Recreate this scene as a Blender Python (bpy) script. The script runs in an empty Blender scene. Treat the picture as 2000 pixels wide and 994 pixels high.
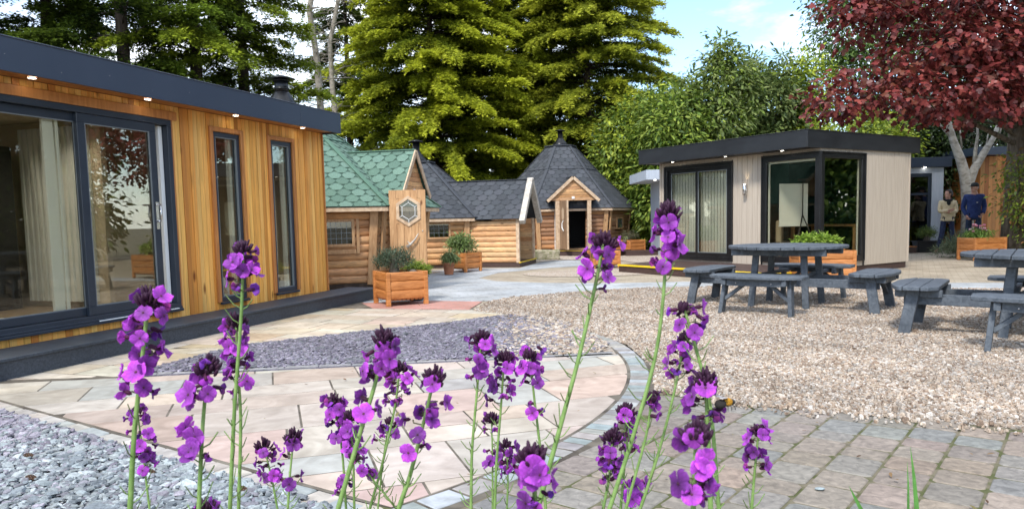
import bpy, bmesh, math, random
import numpy as np
from mathutils import Vector, Matrix
random.seed(7); RNG = np.random.default_rng(11)
R = math.radians
SC = bpy.context.scene
COL = SC.collection
# ---------------------------------------------------------------- camera
F_PX, CX, CY, CAM_H = 1450.0, 1000.0, 551.0, 1.15
PITCH = math.atan(124/1450.0); ROLL = 0.0215
fwd = np.array([0, math.cos(PITCH), -math.sin(PITCH)])
up0 = np.array([0, math.sin(PITCH), math.cos(PITCH)])
r0 = np.array([1.0, 0, 0])
RT = r0*math.cos(ROLL) - up0*math.sin(ROLL)
UPV = up0*math.cos(ROLL) + r0*math.sin(ROLL)
def ray(px, py): return RT*(px-CX)/F_PX - UPV*(py-CY)/F_PX + fwd
def G(px, py, z=0.0):
    d = ray(px, py); t = (z-CAM_H)/d[2]; return np.array([0, 0, CAM_H]) + d*t
def AT(px, py, Y):
    d = ray(px, py); return np.array([0, 0, CAM_H]) + d*(Y/d[1])
cam = bpy.data.cameras.new('camera'); camo = bpy.data.objects.new('camera', cam); COL.objects.link(camo)
cam.sensor_width = 36; cam.lens = 36*F_PX/2000; cam.shift_y = (CY-497)/2000.0
cam.dof.use_dof = True; cam.dof.focus_distance = 2.0; cam.dof.aperture_fstop = 20
cam.clip_start = 0.05; cam.clip_end = 2000
camo.matrix_world = Matrix(((RT[0], UPV[0], -fwd[0], 0), (RT[1], UPV[1], -fwd[1], 0), (RT[2], UPV[2], -fwd[2], CAM_H), (0, 0, 0, 1)))
SC.camera = camo
# ---------------------------------------------------------------- world, sun, exposure
SUN_EL, SUN_AZ = R(48), R(205)      # azimuth clockwise from +Y: behind the camera, slightly left
SC.view_settings.view_transform = 'Standard'; SC.view_settings.look = 'None'
SC.view_settings.exposure = 1.15; SC.view_settings.gamma = 1
W = bpy.data.worlds.new('World'); SC.world = W; W.use_nodes = True
nt = W.node_tree; nt.nodes.clear()
def N(t, typ, **kw):
    n = t.nodes.new(typ)
    for k, v in kw.items(): setattr(n, k, v)
    return n
out = N(nt, 'ShaderNodeOutputWorld'); bg = N(nt, 'ShaderNodeBackground'); bg.inputs['Strength'].default_value = 0.148
sky = N(nt, 'ShaderNodeTexSky', sky_type='NISHITA', sun_disc=False)
sky.sun_elevation = SUN_EL; sky.sun_rotation = SUN_AZ; sky.air_density = 1.0; sky.dust_density = 0.3; sky.ozone_density = 3.5
tc = N(nt, 'ShaderNodeTexCoord'); mp = N(nt, 'ShaderNodeMapping'); mp.inputs['Scale'].default_value = (1, 1, 2.6); mp.inputs['Location'].default_value = (.35, 0, .1)
nz = N(nt, 'ShaderNodeTexNoise'); nz.inputs['Scale'].default_value = 2.3; nz.inputs['Detail'].default_value = 9; nz.inputs['Roughness'].default_value = .56
cr = N(nt, 'ShaderNodeValToRGB'); cr.color_ramp.elements[0].position = .43; cr.color_ramp.elements[1].position = .62
mx = N(nt, 'ShaderNodeMixRGB'); mx.inputs['Color2'].default_value = (7.6, 8.0, 8.5, 1)
L = nt.links.new
L(tc.outputs['Generated'], mp.inputs['Vector']); L(mp.outputs['Vector'], nz.inputs['Vector']); L(nz.outputs['Fac'], cr.inputs['Fac'])
L(cr.outputs['Color'], mx.inputs['Fac']); L(sky.outputs['Color'], mx.inputs['Color1']); L(mx.outputs['Color'], bg.inputs['Color']); L(bg.outputs[0], out.inputs['Surface'])
sl = bpy.data.lights.new('sun', 'SUN'); sl.energy = 2.0; sl.angle = R(9); sl.color = (1, .955, .88)
so = bpy.data.objects.new('sun', sl); COL.objects.link(so)
sd = Vector((math.sin(SUN_AZ)*math.cos(SUN_EL), math.cos(SUN_AZ)*math.cos(SUN_EL), math.sin(SUN_EL)))
so.rotation_euler = sd.to_track_quat('Z', 'Y').to_euler(); so.location = (0, 0, 30)
# ---------------------------------------------------------------- materials
def mat_base(name):
    m = bpy.data.materials.new(name); m.use_nodes = True; t = m.node_tree
    b = t.nodes['Principled BSDF']; return m, t, b
def wood(name, c1, c2, scale=(1, 1, 1), ns=6, rough=.6, bump=.15, col=False, spec=.4, metallic=0, dist=.6, lo=.35, hi=.65, dirt=None, grime=0, knots=0, kscale=(1, 1, 1)):
    """noise-mixed material; col=True multiplies by the face colour attribute 'col'"""
    m, t, b = mat_base(name); l = t.links.new
    tc = N(t, 'ShaderNodeTexCoord'); mp = N(t, 'ShaderNodeMapping'); mp.inputs['Scale'].default_value = scale
    nz = N(t, 'ShaderNodeTexNoise'); nz.inputs['Scale'].default_value = ns; nz.inputs['Detail'].default_value = 7; nz.inputs['Distortion'].default_value = dist
    rp = N(t, 'ShaderNodeValToRGB'); e = rp.color_ramp.elements
    e[0].position = lo; e[1].position = hi; e[0].color = (*c1, 1); e[1].color = (*c2, 1)
    l(tc.outputs['Object'], mp.inputs['Vector']); l(mp.outputs['Vector'], nz.inputs['Vector']); l(nz.outputs['Fac'], rp.inputs['Fac'])
    src = rp.outputs['Color']
    if col:
        at = N(t, 'ShaderNodeAttribute', attribute_name='col'); mu = N(t, 'ShaderNodeMixRGB', blend_type='MULTIPLY'); mu.inputs['Fac'].default_value = 1
        l(src, mu.inputs['Color1']); l(at.outputs['Color'], mu.inputs['Color2']); src = mu.outputs['Color']
    if grime:
        n2 = N(t, 'ShaderNodeTexNoise'); n2.inputs['Scale'].default_value = 1.7; n2.inputs['Detail'].default_value = 8; n2.inputs['Roughness'].default_value = .7
        r2 = N(t, 'ShaderNodeValToRGB'); r2.color_ramp.elements[0].position = .35; r2.color_ramp.elements[1].position = .7
        g0 = 1-grime; r2.color_ramp.elements[0].color = (g0, g0, g0, 1); r2.color_ramp.elements[1].color = (1, 1, 1, 1)
        mu = N(t, 'ShaderNodeMixRGB', blend_type='MULTIPLY'); mu.inputs['Fac'].default_value = 1
        l(tc.outputs['Object'], n2.inputs['Vector']); l(n2.outputs['Fac'], r2.inputs['Fac']); l(src, mu.inputs['Color1']); l(r2.outputs['Color'], mu.inputs['Color2']); src = mu.outputs['Color']
    if knots:
        m2 = N(t, 'ShaderNodeMapping'); m2.inputs['Scale'].default_value = kscale; vo = N(t, 'ShaderNodeTexVoronoi'); vo.inputs['Scale'].default_value = knots
        r3 = N(t, 'ShaderNodeValToRGB'); r3.color_ramp.elements[0].position = .05; r3.color_ramp.elements[1].position = .13; r3.color_ramp.elements[0].color = (.32, .22, .16, 1); r3.color_ramp.elements[1].color = (1, 1, 1, 1)
        mu = N(t, 'ShaderNodeMixRGB', blend_type='MULTIPLY'); mu.inputs['Fac'].default_value = 1
        l(tc.outputs['Object'], m2.inputs['Vector']); l(m2.outputs['Vector'], vo.inputs['Vector']); l(vo.outputs['Distance'], r3.inputs['Fac']); l(src, mu.inputs['Color1']); l(r3.outputs['Color'], mu.inputs['Color2']); src = mu.outputs['Color']
    l(src, b.inputs['Base Color'])
    b.inputs['Roughness'].default_value = rough; b.inputs['Specular IOR Level'].default_value = spec; b.inputs['Metallic'].default_value = metallic
    if bump:
        bp = N(t, 'ShaderNodeBump'); bp.inputs['Strength'].default_value = bump; bp.inputs['Distance'].default_value = .01
        l(nz.outputs['Fac'], bp.inputs['Height']); l(bp.outputs['Normal'], b.inputs['Normal'])
    return m
def leafmat(name, rough=.5, trans=.3, spec=.35):
    m, t, b = mat_base(name); l = t.links.new
    at = N(t, 'ShaderNodeAttribute', attribute_name='col')
    l(at.outputs['Color'], b.inputs['Base Color']); b.inputs['Roughness'].default_value = rough; b.inputs['Specular IOR Level'].default_value = spec
    tr = N(t, 'ShaderNodeBsdfTranslucent'); l(at.outputs['Color'], tr.inputs['Color'])
    ms = N(t, 'ShaderNodeMixShader'); ms.inputs[0].default_value = trans
    l(b.outputs[0], ms.inputs[1]); l(tr.outputs[0], ms.inputs[2]); l(ms.outputs[0], t.nodes['Material Output'].inputs['Surface'])
    return m
def plain(name, c, rough=.5, metallic=0, spec=.5, emit=None, es=0):
    m, t, b = mat_base(name); b.inputs['Base Color'].default_value = (*c, 1); b.inputs['Roughness'].default_value = rough
    b.inputs['Metallic'].default_value = metallic; b.inputs['Specular IOR Level'].default_value = spec
    if emit: b.inputs['Emission Color'].default_value = (*emit, 1); b.inputs['Emission Strength'].default_value = es
    return m
def glassmat(name, tint=(.82, .86, .85), ior=1.5, boost=1.0):
    m = bpy.data.materials.new(name); m.use_nodes = True; t = m.node_tree; t.nodes.clear(); l = t.links.new
    o = N(t, 'ShaderNodeOutputMaterial'); tr = N(t, 'ShaderNodeBsdfTransparent'); tr.inputs['Color'].default_value = (*tint, 1)
    gl = N(t, 'ShaderNodeBsdfGlossy'); gl.inputs['Roughness'].default_value = .004; gl.inputs['Color'].default_value = (.95, .98, 1, 1)
    fr = N(t, 'ShaderNodeFresnel'); fr.inputs['IOR'].default_value = ior
    mm = N(t, 'ShaderNodeMath', operation='MULTIPLY_ADD'); mm.inputs[1].default_value = boost; mm.inputs[2].default_value = 0.01*boost
    mx = N(t, 'ShaderNodeMixShader'); l(fr.outputs[0], mm.inputs[0]); l(mm.outputs[0], mx.inputs[0]); l(tr.outputs[0], mx.inputs[1]); l(gl.outputs[0], mx.inputs[2]); l(mx.outputs[0], o.inputs['Surface'])
    return m
M = {}
M['cedar'] = wood('cedar boards', (.80, .80, .80), (1.1, 1.06, 1.0), (16, 16, .7), 2.2, .5, .12, col=True, spec=.35, dist=1.4, knots=1.6, kscale=(3, 3, 1), grime=.1)
M['cedartrim'] = wood('cedar trim', (.36, .135, .035), (.5, .21, .06), (10, 10, .8), 3, .45, .08)
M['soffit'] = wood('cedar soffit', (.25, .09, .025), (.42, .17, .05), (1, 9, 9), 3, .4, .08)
M['anth'] = wood('anthracite metal', (.027, .040, .066), (.032, .046, .074), (1, 1, 1), 2, .42, 0, spec=.5)
M['anthframe'] = wood('anthracite window frame', (.022, .030, .044), (.028, .038, .054), (1, 1, 1), 2, .35, 0)
M['black'] = wood('black frame plastic', (.008, .008, .009), (.013, .013, .014), (1, 1, 1), 3, .32, 0)
M['blackfascia'] = wood('black fascia', (.016, .017, .020), (.024, .026, .030), (1, 1, 3), 2, .38, 0, grime=.2)
M['flue'] = plain('black flue metal', (.006, .0065, .008), .3, spec=.35)
M['white'] = plain('white plastic', (.78, .80, .80), .35)
M['seal'] = plain('grey seal', (.16, .18, .19), .4)
M['steel'] = plain('brushed steel', (.62, .62, .63), .22, 1)
M['glass'] = glassmat('window glass', (.88, .87, .80), 1.5, .36)
M['glassdark'] = glassmat('cabin glass', (.5, .52, .5), 1.5, 1.5)
M['lamp'] = plain('lit lamp', (1, 1, 1), .4, emit=(1, .93, .8), es=9)
M['room'] = wood('painted inside wall', (.42, .36, .28), (.50, .43, .34), (1, 1, 1), 1.2, .8, 0)
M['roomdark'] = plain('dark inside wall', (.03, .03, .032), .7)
M['teal'] = wood('teal inside wall', (.004, .045, .05), (.008, .065, .07), (1, 1, 1), 1, .7, 0)
M['floorin'] = wood('inside floor boards', (.20, .15, .10), (.30, .23, .15), (1, 8, 1), 2, .5, 0)
M['blind'] = wood('white vertical blind', (.62, .65, .66), (.74, .77, .78), (1, 1, 1), 1, .8, 0)
M['deck'] = wood('charcoal composite deck', (.034, .042, .056), (.062, .076, .098), (30, 1.2, 30), 2, .55, .2, grime=.25)
M['browndeck'] = wood('brown composite deck', (.050, .028, .024), (.080, .046, .038), (8, 8, 30), 2, .6, .2, grime=.2)
M['yellow'] = wood('yellow edging', (.62, .42, .01), (.75, .52, .02), (1, 1, 1), 6, .5, 0)
M['log'] = wood('pine logs', (.66, .66, .66), (1.12, 1.08, 1.02), (1.2, 1.2, 11), 3.2, .6, .2, col=True, dist=1.5, grime=.28, knots=2.6, kscale=(1, 1, 2.2))
M['pine'] = wood('pine planks', (.40, .215, .095), (.58, .35, .175), (9, 9, .9), 2.6, .55, .12, dist=1.6, grime=.2, knots=2.2, kscale=(2, 2, 1))
M['pinepale'] = wood('weathered pine trim', (.40, .27, .17), (.58, .44, .30), (5, 5, 5), 2.4, .6, .1)
M['greytrim'] = wood('weathered white trim', (.34, .30, .25), (.52, .48, .42), (6, 6, 6), 2.4, .6, .1)
M['shingle'] = wood('roof shingles', (.78, .78, .78), (1.15, 1.15, 1.15), (1, 1, 1), 60, .85, .5, col=True, lo=.3, hi=.7)
M['beige'] = wood('beige composite cladding', (.39, .33, .265), (.45, .385, .31), (14, 14, .6), 2.5, .6, .08)
M['greyclad'] = wood('pale grey cladding', (.36, .40, .46), (.42, .46, .52), (8, 8, 1), 2.5, .6, .05)
M['greypaint'] = wood('grey painted timber', (.060, .074, .092), (.135, .155, .180), (2, 2, 2), 9, .62, .4, lo=.3, hi=.78, grime=.38, dist=1.5)
M['planter'] = wood('orange stained planter boards', (.36, .125, .03), (.55, .225, .07), (2, 2, 13), 2.4, .45, .12, dist=1.2, grime=.15)
M['soil'] = wood('dark soil', (.02, .014, .01), (.06, .045, .03), (1, 1, 1), 30, .95, .8)
M['terracotta'] = wood('terracotta', (.42, .16, .08), (.55, .24, .13), (1, 1, 1), 8, .75, .1)
M['plasticblack'] = plain('black plastic', (.014, .015, .017), .4)
M['bark'] = wood('grey brown bark', (.06, .045, .033), (.17, .14, .11), (3, 3, .8), 4, .9, .9)
M['barkdark'] = wood('dark bark', (.025, .018, .013), (.07, .05, .037), (3, 3, .8), 4, .9, .8)
M['barkpale'] = wood('pale bark', (.22, .20, .165), (.52, .49, .43), (2, 2, 3), 3, .85, .6, lo=.3, hi=.6, grime=.35)
M['twig'] = wood('dead twigs', (.16, .14, .11), (.30, .27, .22), (2, 2, 2), 5, .9, .3)
M['leaf'] = leafmat('leaves', .5, .38); M['leafred'] = leafmat('maple leaves', .4, .34, .4); M['needle'] = leafmat('conifer sprays', .6, .42, .2)
M['stone'] = wood('loose stones', (.47, .46, .455), (.75, .735, .725), (1, 1, 1), 90, .75, .2, col=True)
M['slab'] = wood('riven sandstone', (.58, .56, .53), (.82, .81, .79), (1, 1, 1), 3.5, .75, .35, col=True, dist=2.2, lo=.3, hi=.7, grime=.30)
M['paver'] = wood('weathered block pavers', (.44, .44, .435), (.78, .775, .76), (1, 1, 1), 26, .9, .6, col=True, lo=.3, hi=.7, grime=.28)
M['sett'] = wood('stone setts', (.52, .52, .52), (.84, .84, .84), (1, 1, 1), 14, .85, .4, col=True, lo=.3, hi=.7, grime=.2)
# ---------------------------------------------------------------- builders
def link(o, parent=None):
    COL.objects.link(o)
    if parent is not None: o.parent = parent
    return o
def tag(o, label=None, cat=None, group=None, kind=None):
    if label: o['label'] = label
    if cat: o['category'] = cat
    if group: o['group'] = group
    if kind: o['kind'] = kind
    return o
def thing(name, loc, label, cat, group=None, rz=0):
    o = bpy.data.objects.new(name, None); o.empty_display_size = .2; o.location = tuple(float(q) for q in loc); o.rotation_euler = (0, 0, rz); COL.objects.link(o)
    return tag(o, label, cat, group)
class MB:
    def __init__(s): s.v = []; s.f = []; s.c = []; s.m = []; s.sm = []
    def add(s, vs, fs, col=(1, 1, 1), mi=0, smooth=False):
        b = len(s.v); s.v += [tuple(float(q) for q in p) for p in vs]
        for f in fs: s.f.append(tuple(b+i for i in f)); s.c.append(col); s.m.append(mi); s.sm.append(smooth)
        return s
    def box(s, x0, x1, y0, y1, z0, z1, col=(1, 1, 1), mi=0):
        v = [(x0, y0, z0), (x1, y0, z0), (x1, y1, z0), (x0, y1, z0), (x0, y0, z1), (x1, y0, z1), (x1, y1, z1), (x0, y1, z1)]
        return s.add(v, [(3, 2, 1, 0), (4, 5, 6, 7), (0, 1, 5, 4), (1, 2, 6, 5), (2, 3, 7, 6), (3, 0, 4, 7)], col, mi)
    def bar(s, a, b, w, h, col=(1, 1, 1), mi=0, up=(0, 0, 1), w2=None, h2=None):
        """beam from a to b, section w (sideways) by h (along up)"""
        a = Vector(a); b = Vector(b); d = (b-a).normalized(); u = Vector(up)
        sx = d.cross(u)
        if sx.length < 1e-4: sx = d.cross(Vector((0, 1, 0)))
        sx.normalize(); u = sx.cross(d).normalized(); w2 = w if w2 is None else w2; h2 = h if h2 is None else h2
        v = [a-sx*w/2-u*h/2, a+sx*w/2-u*h/2, a+sx*w/2+u*h/2, a-sx*w/2+u*h/2, b-sx*w2/2-u*h2/2, b+sx*w2/2-u*h2/2, b+sx*w2/2+u*h2/2, b-sx*w2/2+u*h2/2]
        return s.add(v, [(0, 1, 2, 3), (7, 6, 5, 4), (0, 4, 5, 1), (1, 5, 6, 2), (2, 6, 7, 3), (3, 7, 4, 0)], col, mi)
    def prism(s, poly, z0, z1, col=(1, 1, 1), mi=0):
        n = len(poly); v = [(x, y, z0) for x, y in poly]+[(x, y, z1) for x, y in poly]
        return s.add(v, [tuple(range(n-1, -1, -1)), tuple(range(n, 2*n))]+[(i, (i+1) % n, n+(i+1) % n, n+i) for i in range(n)], col, mi)
    def lathe(s, prof, n=20, c=(0, 0, 0), col=(1, 1, 1), mi=0, smooth=True, cap=True):
        v = []; f = []
        for r, z in prof:
            for i in range(n): a = 2*math.pi*i/n; v.append((c[0]+r*math.cos(a), c[1]+r*math.sin(a), c[2]+z))
        for k in range(len(prof)-1):
            for i in range(n): j = (i+1) % n; f.append((k*n+i, k*n+j, (k+1)*n+j, (k+1)*n+i))
        s.add(v, f, col, mi, smooth)
        if cap:
            b = len(s.v)-len(v); s.f.append(tuple(b+i for i in range(n-1, -1, -1))); s.c.append(col); s.m.append(mi); s.sm.append(False)
            q = b+(len(prof)-1)*n; s.f.append(tuple(q+i for i in range(n))); s.c.append(col); s.m.append(mi); s.sm.append(False)
        return s
    def tube(s, pts, rad, n=8, col=(1, 1, 1), mi=0, smooth=True, cap=True):
        pts = [Vector(tuple(float(q) for q in p)) for p in pts]; v = []; f = []; m = len(pts)
        if not hasattr(rad, '__len__'): rad = [rad]*m
        ref = None
        for k, p in enumerate(pts):
            d = (pts[min(k+1, m-1)]-pts[max(k-1, 0)]).normalized()
            if ref is None: ref = Vector((1, 0, 0)) if abs(d.x) < .9 else Vector((0, 1, 0))
            x = (ref-d*ref.dot(d)).normalized(); ref = x; y = d.cross(x)
            for i in range(n): a = 2*math.pi*i/n; v.append(p+(x*math.cos(a)+y*math.sin(a))*rad[k])
        for k in range(m-1):
            for i in range(n): j = (i+1) % n; f.append((k*n+i, k*n+j, (k+1)*n+j, (k+1)*n+i))
        if cap: f += [tuple(range(n-1, -1, -1)), tuple((m-1)*n+i for i in range(n))]
        return s.add(v, f, col, mi, smooth)
    def ball(s, c, r, n=10, m=7, col=(1, 1, 1), mi=0, axis=None):
        c = Vector(c); rx, ry, rz = r if hasattr(r, '__len__') else (r, r, r); v = [(0, 0, -1)]; f = []
        for k in range(1, m):
            t = math.pi*k/m
            for i in range(n): a = 2*math.pi*i/n; v.append((math.sin(t)*math.cos(a), math.sin(t)*math.sin(a), -math.cos(t)))
        v.append((0, 0, 1)); top = len(v)-1
        for i in range(n): j = (i+1) % n; f.append((0, 1+j, 1+i)); f.append((top, 1+(m-2)*n+i, 1+(m-2)*n+j))
        for k in range(m-2):
            for i in range(n): j = (i+1) % n; f.append((1+k*n+i, 1+k*n+j, 1+(k+1)*n+j, 1+(k+1)*n+i))
        q = Vector(axis).to_track_quat('Z', 'Y') if axis is not None else None
        w = []
        for p in v:
            p = Vector((p[0]*rx, p[1]*ry, p[2]*rz)); p = q @ p if q else p; w.append(c+p)
        return s.add(w, f, col, mi, True)
    def build(s, name, mats, parent=None, bevel=0, xf=None, seg=1):
        me = bpy.data.meshes.new(name); vs = s.v if xf is None else [tuple(xf @ Vector(p)) for p in s.v]
        me.from_pydata(vs, [], s.f)
        if not isinstance(mats, (list, tuple)): mats = [mats]
        for m in mats: me.materials.append(m)
        me.polygons.foreach_set('material_index', s.m); me.polygons.foreach_set('use_smooth', s.sm)
        a = me.attributes.new('col', 'FLOAT_COLOR', 'FACE'); a.data.foreach_set('color', np.array([(*c, 1) for c in s.c], dtype=np.float32).ravel())
        me.update(); o = bpy.data.objects.new(name, me); link(o, parent)
        if bevel: b = o.modifiers.new('bevel', 'BEVEL'); b.width = bevel; b.segments = seg; b.limit_method = 'ANGLE'; b.angle_limit = R(40)
        return o
def npmesh(name, V, Fc, C, mat, parent=None, smooth=False):
    """V (N,3), Fc (M,k) equal-size faces, C (M,3) face colours"""
    me = bpy.data.meshes.new(name); M_, k = Fc.shape
    me.vertices.add(len(V)); me.vertices.foreach_set('co', np.asarray(V, np.float32).ravel())
    me.loops.add(M_*k); me.loops.foreach_set('vertex_index', Fc.astype(np.int32).ravel())
    me.polygons.add(M_); me.polygons.foreach_set('loop_start', np.arange(0, M_*k, k, dtype=np.int32))
    me.polygons.foreach_set('use_smooth', np.full(M_, smooth))
    me.materials.append(mat)
    a = me.attributes.new('col', 'FLOAT_COLOR', 'FACE'); c4 = np.ones((M_, 4), np.float32); c4[:, :3] = C; a.data.foreach_set('color', c4.ravel())
    me.update(calc_edges=True); o = bpy.data.objects.new(name, me); link(o, parent); return o
def norm(a): return a/np.maximum(np.linalg.norm(a, axis=-1, keepdims=True), 1e-9)
SPRAY = np.array([(0, 0), (.5, .62), (.13, .52), (0, 1), (-.13, .52), (-.5, .62)], float)
DIAMOND = np.array([(0, 0), (.5, .45), (0, 1), (-.5, .45)], float)
OVAL = np.array([(0, 0), (.42, .3), (.38, .65), (0, 1), (-.38, .65), (-.42, .3)], float)
MAPLE = np.array([(0, 0), (.35, .1), (.55, .4), (.25, .5), (.3, .8), (0, 1), (-.3, .8), (-.25, .5), (-.55, .4), (-.35, .1)], float)
def leaves(name, P, Dr, Nr, Ls, Ws, C, shape, mat, parent=None, fold=0.0):
    """P base points, Dr leaf axis, Nr approx normals, Ls, Ws sizes, C colours"""
    Dr = norm(Dr); S = norm(np.cross(Dr, Nr)); Nn = np.cross(S, Dr); k = len(shape)
    V = (P[:, None, :] + Dr[:, None, :]*(shape[None, :, 1, None]*Ls[:, None, None]) + S[:, None, :]*(shape[None, :, 0, None]*Ws[:, None, None])
         - Nn[:, None, :]*((shape[None, :, 1, None]**2)*Ls[:, None, None]*fold))
    n = len(P); Fc = np.arange(n*k).reshape(n, k)
    return npmesh(name, V.reshape(-1, 3), Fc, np.clip(C, 0, 1), mat, parent)
def clip(poly, p, d):
    """keep the part of poly to the left of the line through p with direction d"""
    o = []; n = len(poly)
    def sd_(q): return d[0]*(q[1]-p[1])-d[1]*(q[0]-p[0])
    for i in range(n):
        a = poly[i]; b = poly[(i+1) % n]; sa, sb = sd_(a), sd_(b)
        if sa >= 0: o.append(a)
        if (sa > 0 and sb < 0) or (sa < 0 and sb > 0):
            t = sa/(sa-sb); o.append((a[0]+(b[0]-a[0])*t, a[1]+(b[1]-a[1])*t))
    return o
def clip_to(poly, region):
    n = len(region)
    for i in range(n):
        a, b = region[i], region[(i+1) % n]; poly = clip(poly, a, (b[0]-a[0], b[1]-a[1]))
        if len(poly) < 3: return []
    return poly
def area(p): return .5*sum(p[i][0]*p[(i+1) % len(p)][1]-p[(i+1) % len(p)][0]*p[i][1] for i in range(len(p)))
def shrink(p, w):
    q = p; n = len(p)
    for i in range(n):
        a, b = p[i], p[(i+1) % n]; dx, dy = b[0]-a[0], b[1]-a[1]; l = math.hypot(dx, dy)
        if l < 1e-6: continue
        q = clip(q, (a[0]-dy/l*w, a[1]+dx/l*w), (dx, dy))
        if len(q) < 3: return []
    return q
def stone_tile(mb, poly, z, h, col, gap=.006, ch=.006, tilt=.0, mi=0):
    """one slab or block: skirt, chamfer and top; poly anticlockwise"""
    p = shrink(poly, gap)
    if len(p) < 3 or area(p) < 2e-4: return
    q = shrink(p, ch)
    if len(q) < 3: return
    # resample both to the same count through nearest scaling about the centroid
    cx = sum(a[0] for a in p)/len(p); cy = sum(a[1] for a in p)/len(p)
    r = max(math.hypot(a[0]-cx, a[1]-cy) for a in p); k = max(.5, 1-ch/(r*.7))
    tx, ty = random.uniform(-tilt, tilt), random.uniform(-tilt, tilt); n = len(p)
    zt = lambda x, y: z+h+tx*(x-cx)+ty*(y-cy)
    v = [(x, y, z-.02) for x, y in p]+[(x, y, zt(x, y)-ch) for x, y in p]+[(cx+(x-cx)*k, cy+(y-cy)*k, zt(x, y)) for x, y in p]
    f = [(i, (i+1) % n, n+(i+1) % n, n+i) for i in range(n)]+[(n+i, n+(i+1) % n, 2*n+(i+1) % n, 2*n+i) for i in range(n)]+[tuple(range(2*n, 3*n))]
    mb.add(v, f, col, mi)
def jit(c, a): k = 1+random.uniform(-a, a); return tuple(max(0, q*k*(1+random.uniform(-a, a)*.25)) for q in c)
def inpoly(P, poly):
    x, y = P[:, 0], P[:, 1]; ins = np.zeros(len(P), bool); n = len(poly)
    for i in range(n):
        x1, y1 = poly[i]; x2, y2 = poly[(i+1) % n]
        c = ((y1 > y) != (y2 > y)) & (x < (x2-x1)*(y-y1)/((y2-y1) if y2 != y1 else 1e-9)+x1); ins ^= c
    return ins
def sheet(name, poly, z, mat, kind='structure'):
    mb = MB(); mb.add([(x, y, z) for x, y in poly], [tuple(range(len(poly)))]); o = mb.build(name, mat); tag(o, kind=kind); return o
# ================================================================ GROUND
def cellmat(name, cols, scale, bump=.6, rough=.85, stretch=(1, 1, 1), joint=None):
    m, t, b = mat_base(name); l = t.links.new
    tc = N(t, 'ShaderNodeTexCoord'); mp = N(t, 'ShaderNodeMapping'); mp.inputs['Scale'].default_value = stretch
    vo = N(t, 'ShaderNodeTexVoronoi'); vo.inputs['Scale'].default_value = scale; sp = N(t, 'ShaderNodeSeparateColor')
    rp = N(t, 'ShaderNodeValToRGB'); rp.color_ramp.interpolation = 'CONSTANT'; e = rp.color_ramp.elements
    while len(e) < len(cols): e.new(.5)
    for i, c in enumerate(cols): e[i].position = i/len(cols); e[i].color = (*c, 1)
    l(tc.outputs['Object'], mp.inputs['Vector']); l(mp.outputs['Vector'], vo.inputs['Vector']); l(vo.outputs['Color'], sp.inputs[0]); l(sp.outputs[0], rp.inputs['Fac'])
    nz = N(t, 'ShaderNodeTexNoise'); nz.inputs['Scale'].default_value = 1.1; nz.inputs['Detail'].default_value = 6; r2 = N(t, 'ShaderNodeValToRGB')
    r2.color_ramp.elements[0].color = (.82, .80, .78, 1); r2.color_ramp.elements[1].color = (1.05, 1.05, 1.05, 1); r2.color_ramp.elements[0].position = .3; r2.color_ramp.elements[1].position = .7
    mu = N(t, 'ShaderNodeMixRGB', blend_type='MULTIPLY'); mu.inputs['Fac'].default_value = 1
    l(tc.outputs['Object'], nz.inputs['Vector']); l(nz.outputs['Fac'], r2.inputs['Fac']); l(rp.outputs['Color'], mu.inputs['Color1']); l(r2.outputs['Color'], mu.inputs['Color2'])
    l(mu.outputs['Color'], b.inputs['Base Color']); b.inputs['Roughness'].default_value = rough; b.inputs['Specular IOR Level'].default_value = .25
    bp = N(t, 'ShaderNodeBump'); bp.inputs['Strength'].default_value = bump; bp.inputs['Distance'].default_value = .02; bp.invert = True
    l(vo.outputs['Distance'], bp.inputs['Height']); l(bp.outputs['Normal'], b.inputs['Normal'])
    return m
def brickmat(name, c1, c2, mortar, bw, bh, rot=0, grime=.3):
    m, t, b = mat_base(name); l = t.links.new
    tc = N(t, 'ShaderNodeTexCoord'); mp = N(t, 'ShaderNodeMapping'); mp.inputs['Rotation'].default_value = (0, 0, rot)
    br = N(t, 'ShaderNodeTexBrick'); br.inputs['Color1'].default_value = (*c1, 1); br.inputs['Color2'].default_value = (*c2, 1); br.inputs['Mortar'].default_value = (*mortar, 1)
    br.inputs['Scale'].default_value = 1; br.inputs['Brick Width'].default_value = bw; br.inputs['Row Height'].default_value = bh; br.inputs['Mortar Size'].default_value = .006; br.inputs['Mortar Smooth'].default_value = .3
    nz = N(t, 'ShaderNodeTexNoise'); nz.inputs['Scale'].default_value = 1.6; nz.inputs['Detail'].default_value = 9; nz.inputs['Roughness'].default_value = .7
    r2 = N(t, 'ShaderNodeValToRGB'); g = 1-grime; r2.color_ramp.elements[0].color = (g, g*.98, g*.93, 1); r2.color_ramp.elements[1].color = (1.1, 1.1, 1.1, 1); r2.color_ramp.elements[0].position = .35; r2.color_ramp.elements[1].position = .65
    mu = N(t, 'ShaderNodeMixRGB', blend_type='MULTIPLY'); mu.inputs['Fac'].default_value = 1
    l(tc.outputs['Object'], mp.inputs['Vector']); l(mp.outputs['Vector'], br.inputs['Vector']); l(tc.outputs['Object'], nz.inputs['Vector']); l(nz.outputs['Fac'], r2.inputs['Fac'])
    l(br.outputs['Color'], mu.inputs['Color1']); l(r2.outputs['Color'], mu.inputs['Color2']); l(mu.outputs['Color'], b.inputs['Base Color']); b.inputs['Roughness'].default_value = .85
    bp = N(t, 'ShaderNodeBump'); bp.inputs['Strength'].default_value = .4; bp.inputs['Distance'].default_value = .01; bp.invert = True; l(br.outputs['Fac'], bp.inputs['Height']); l(bp.outputs['Normal'], b.inputs['Normal'])
    return m
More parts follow.
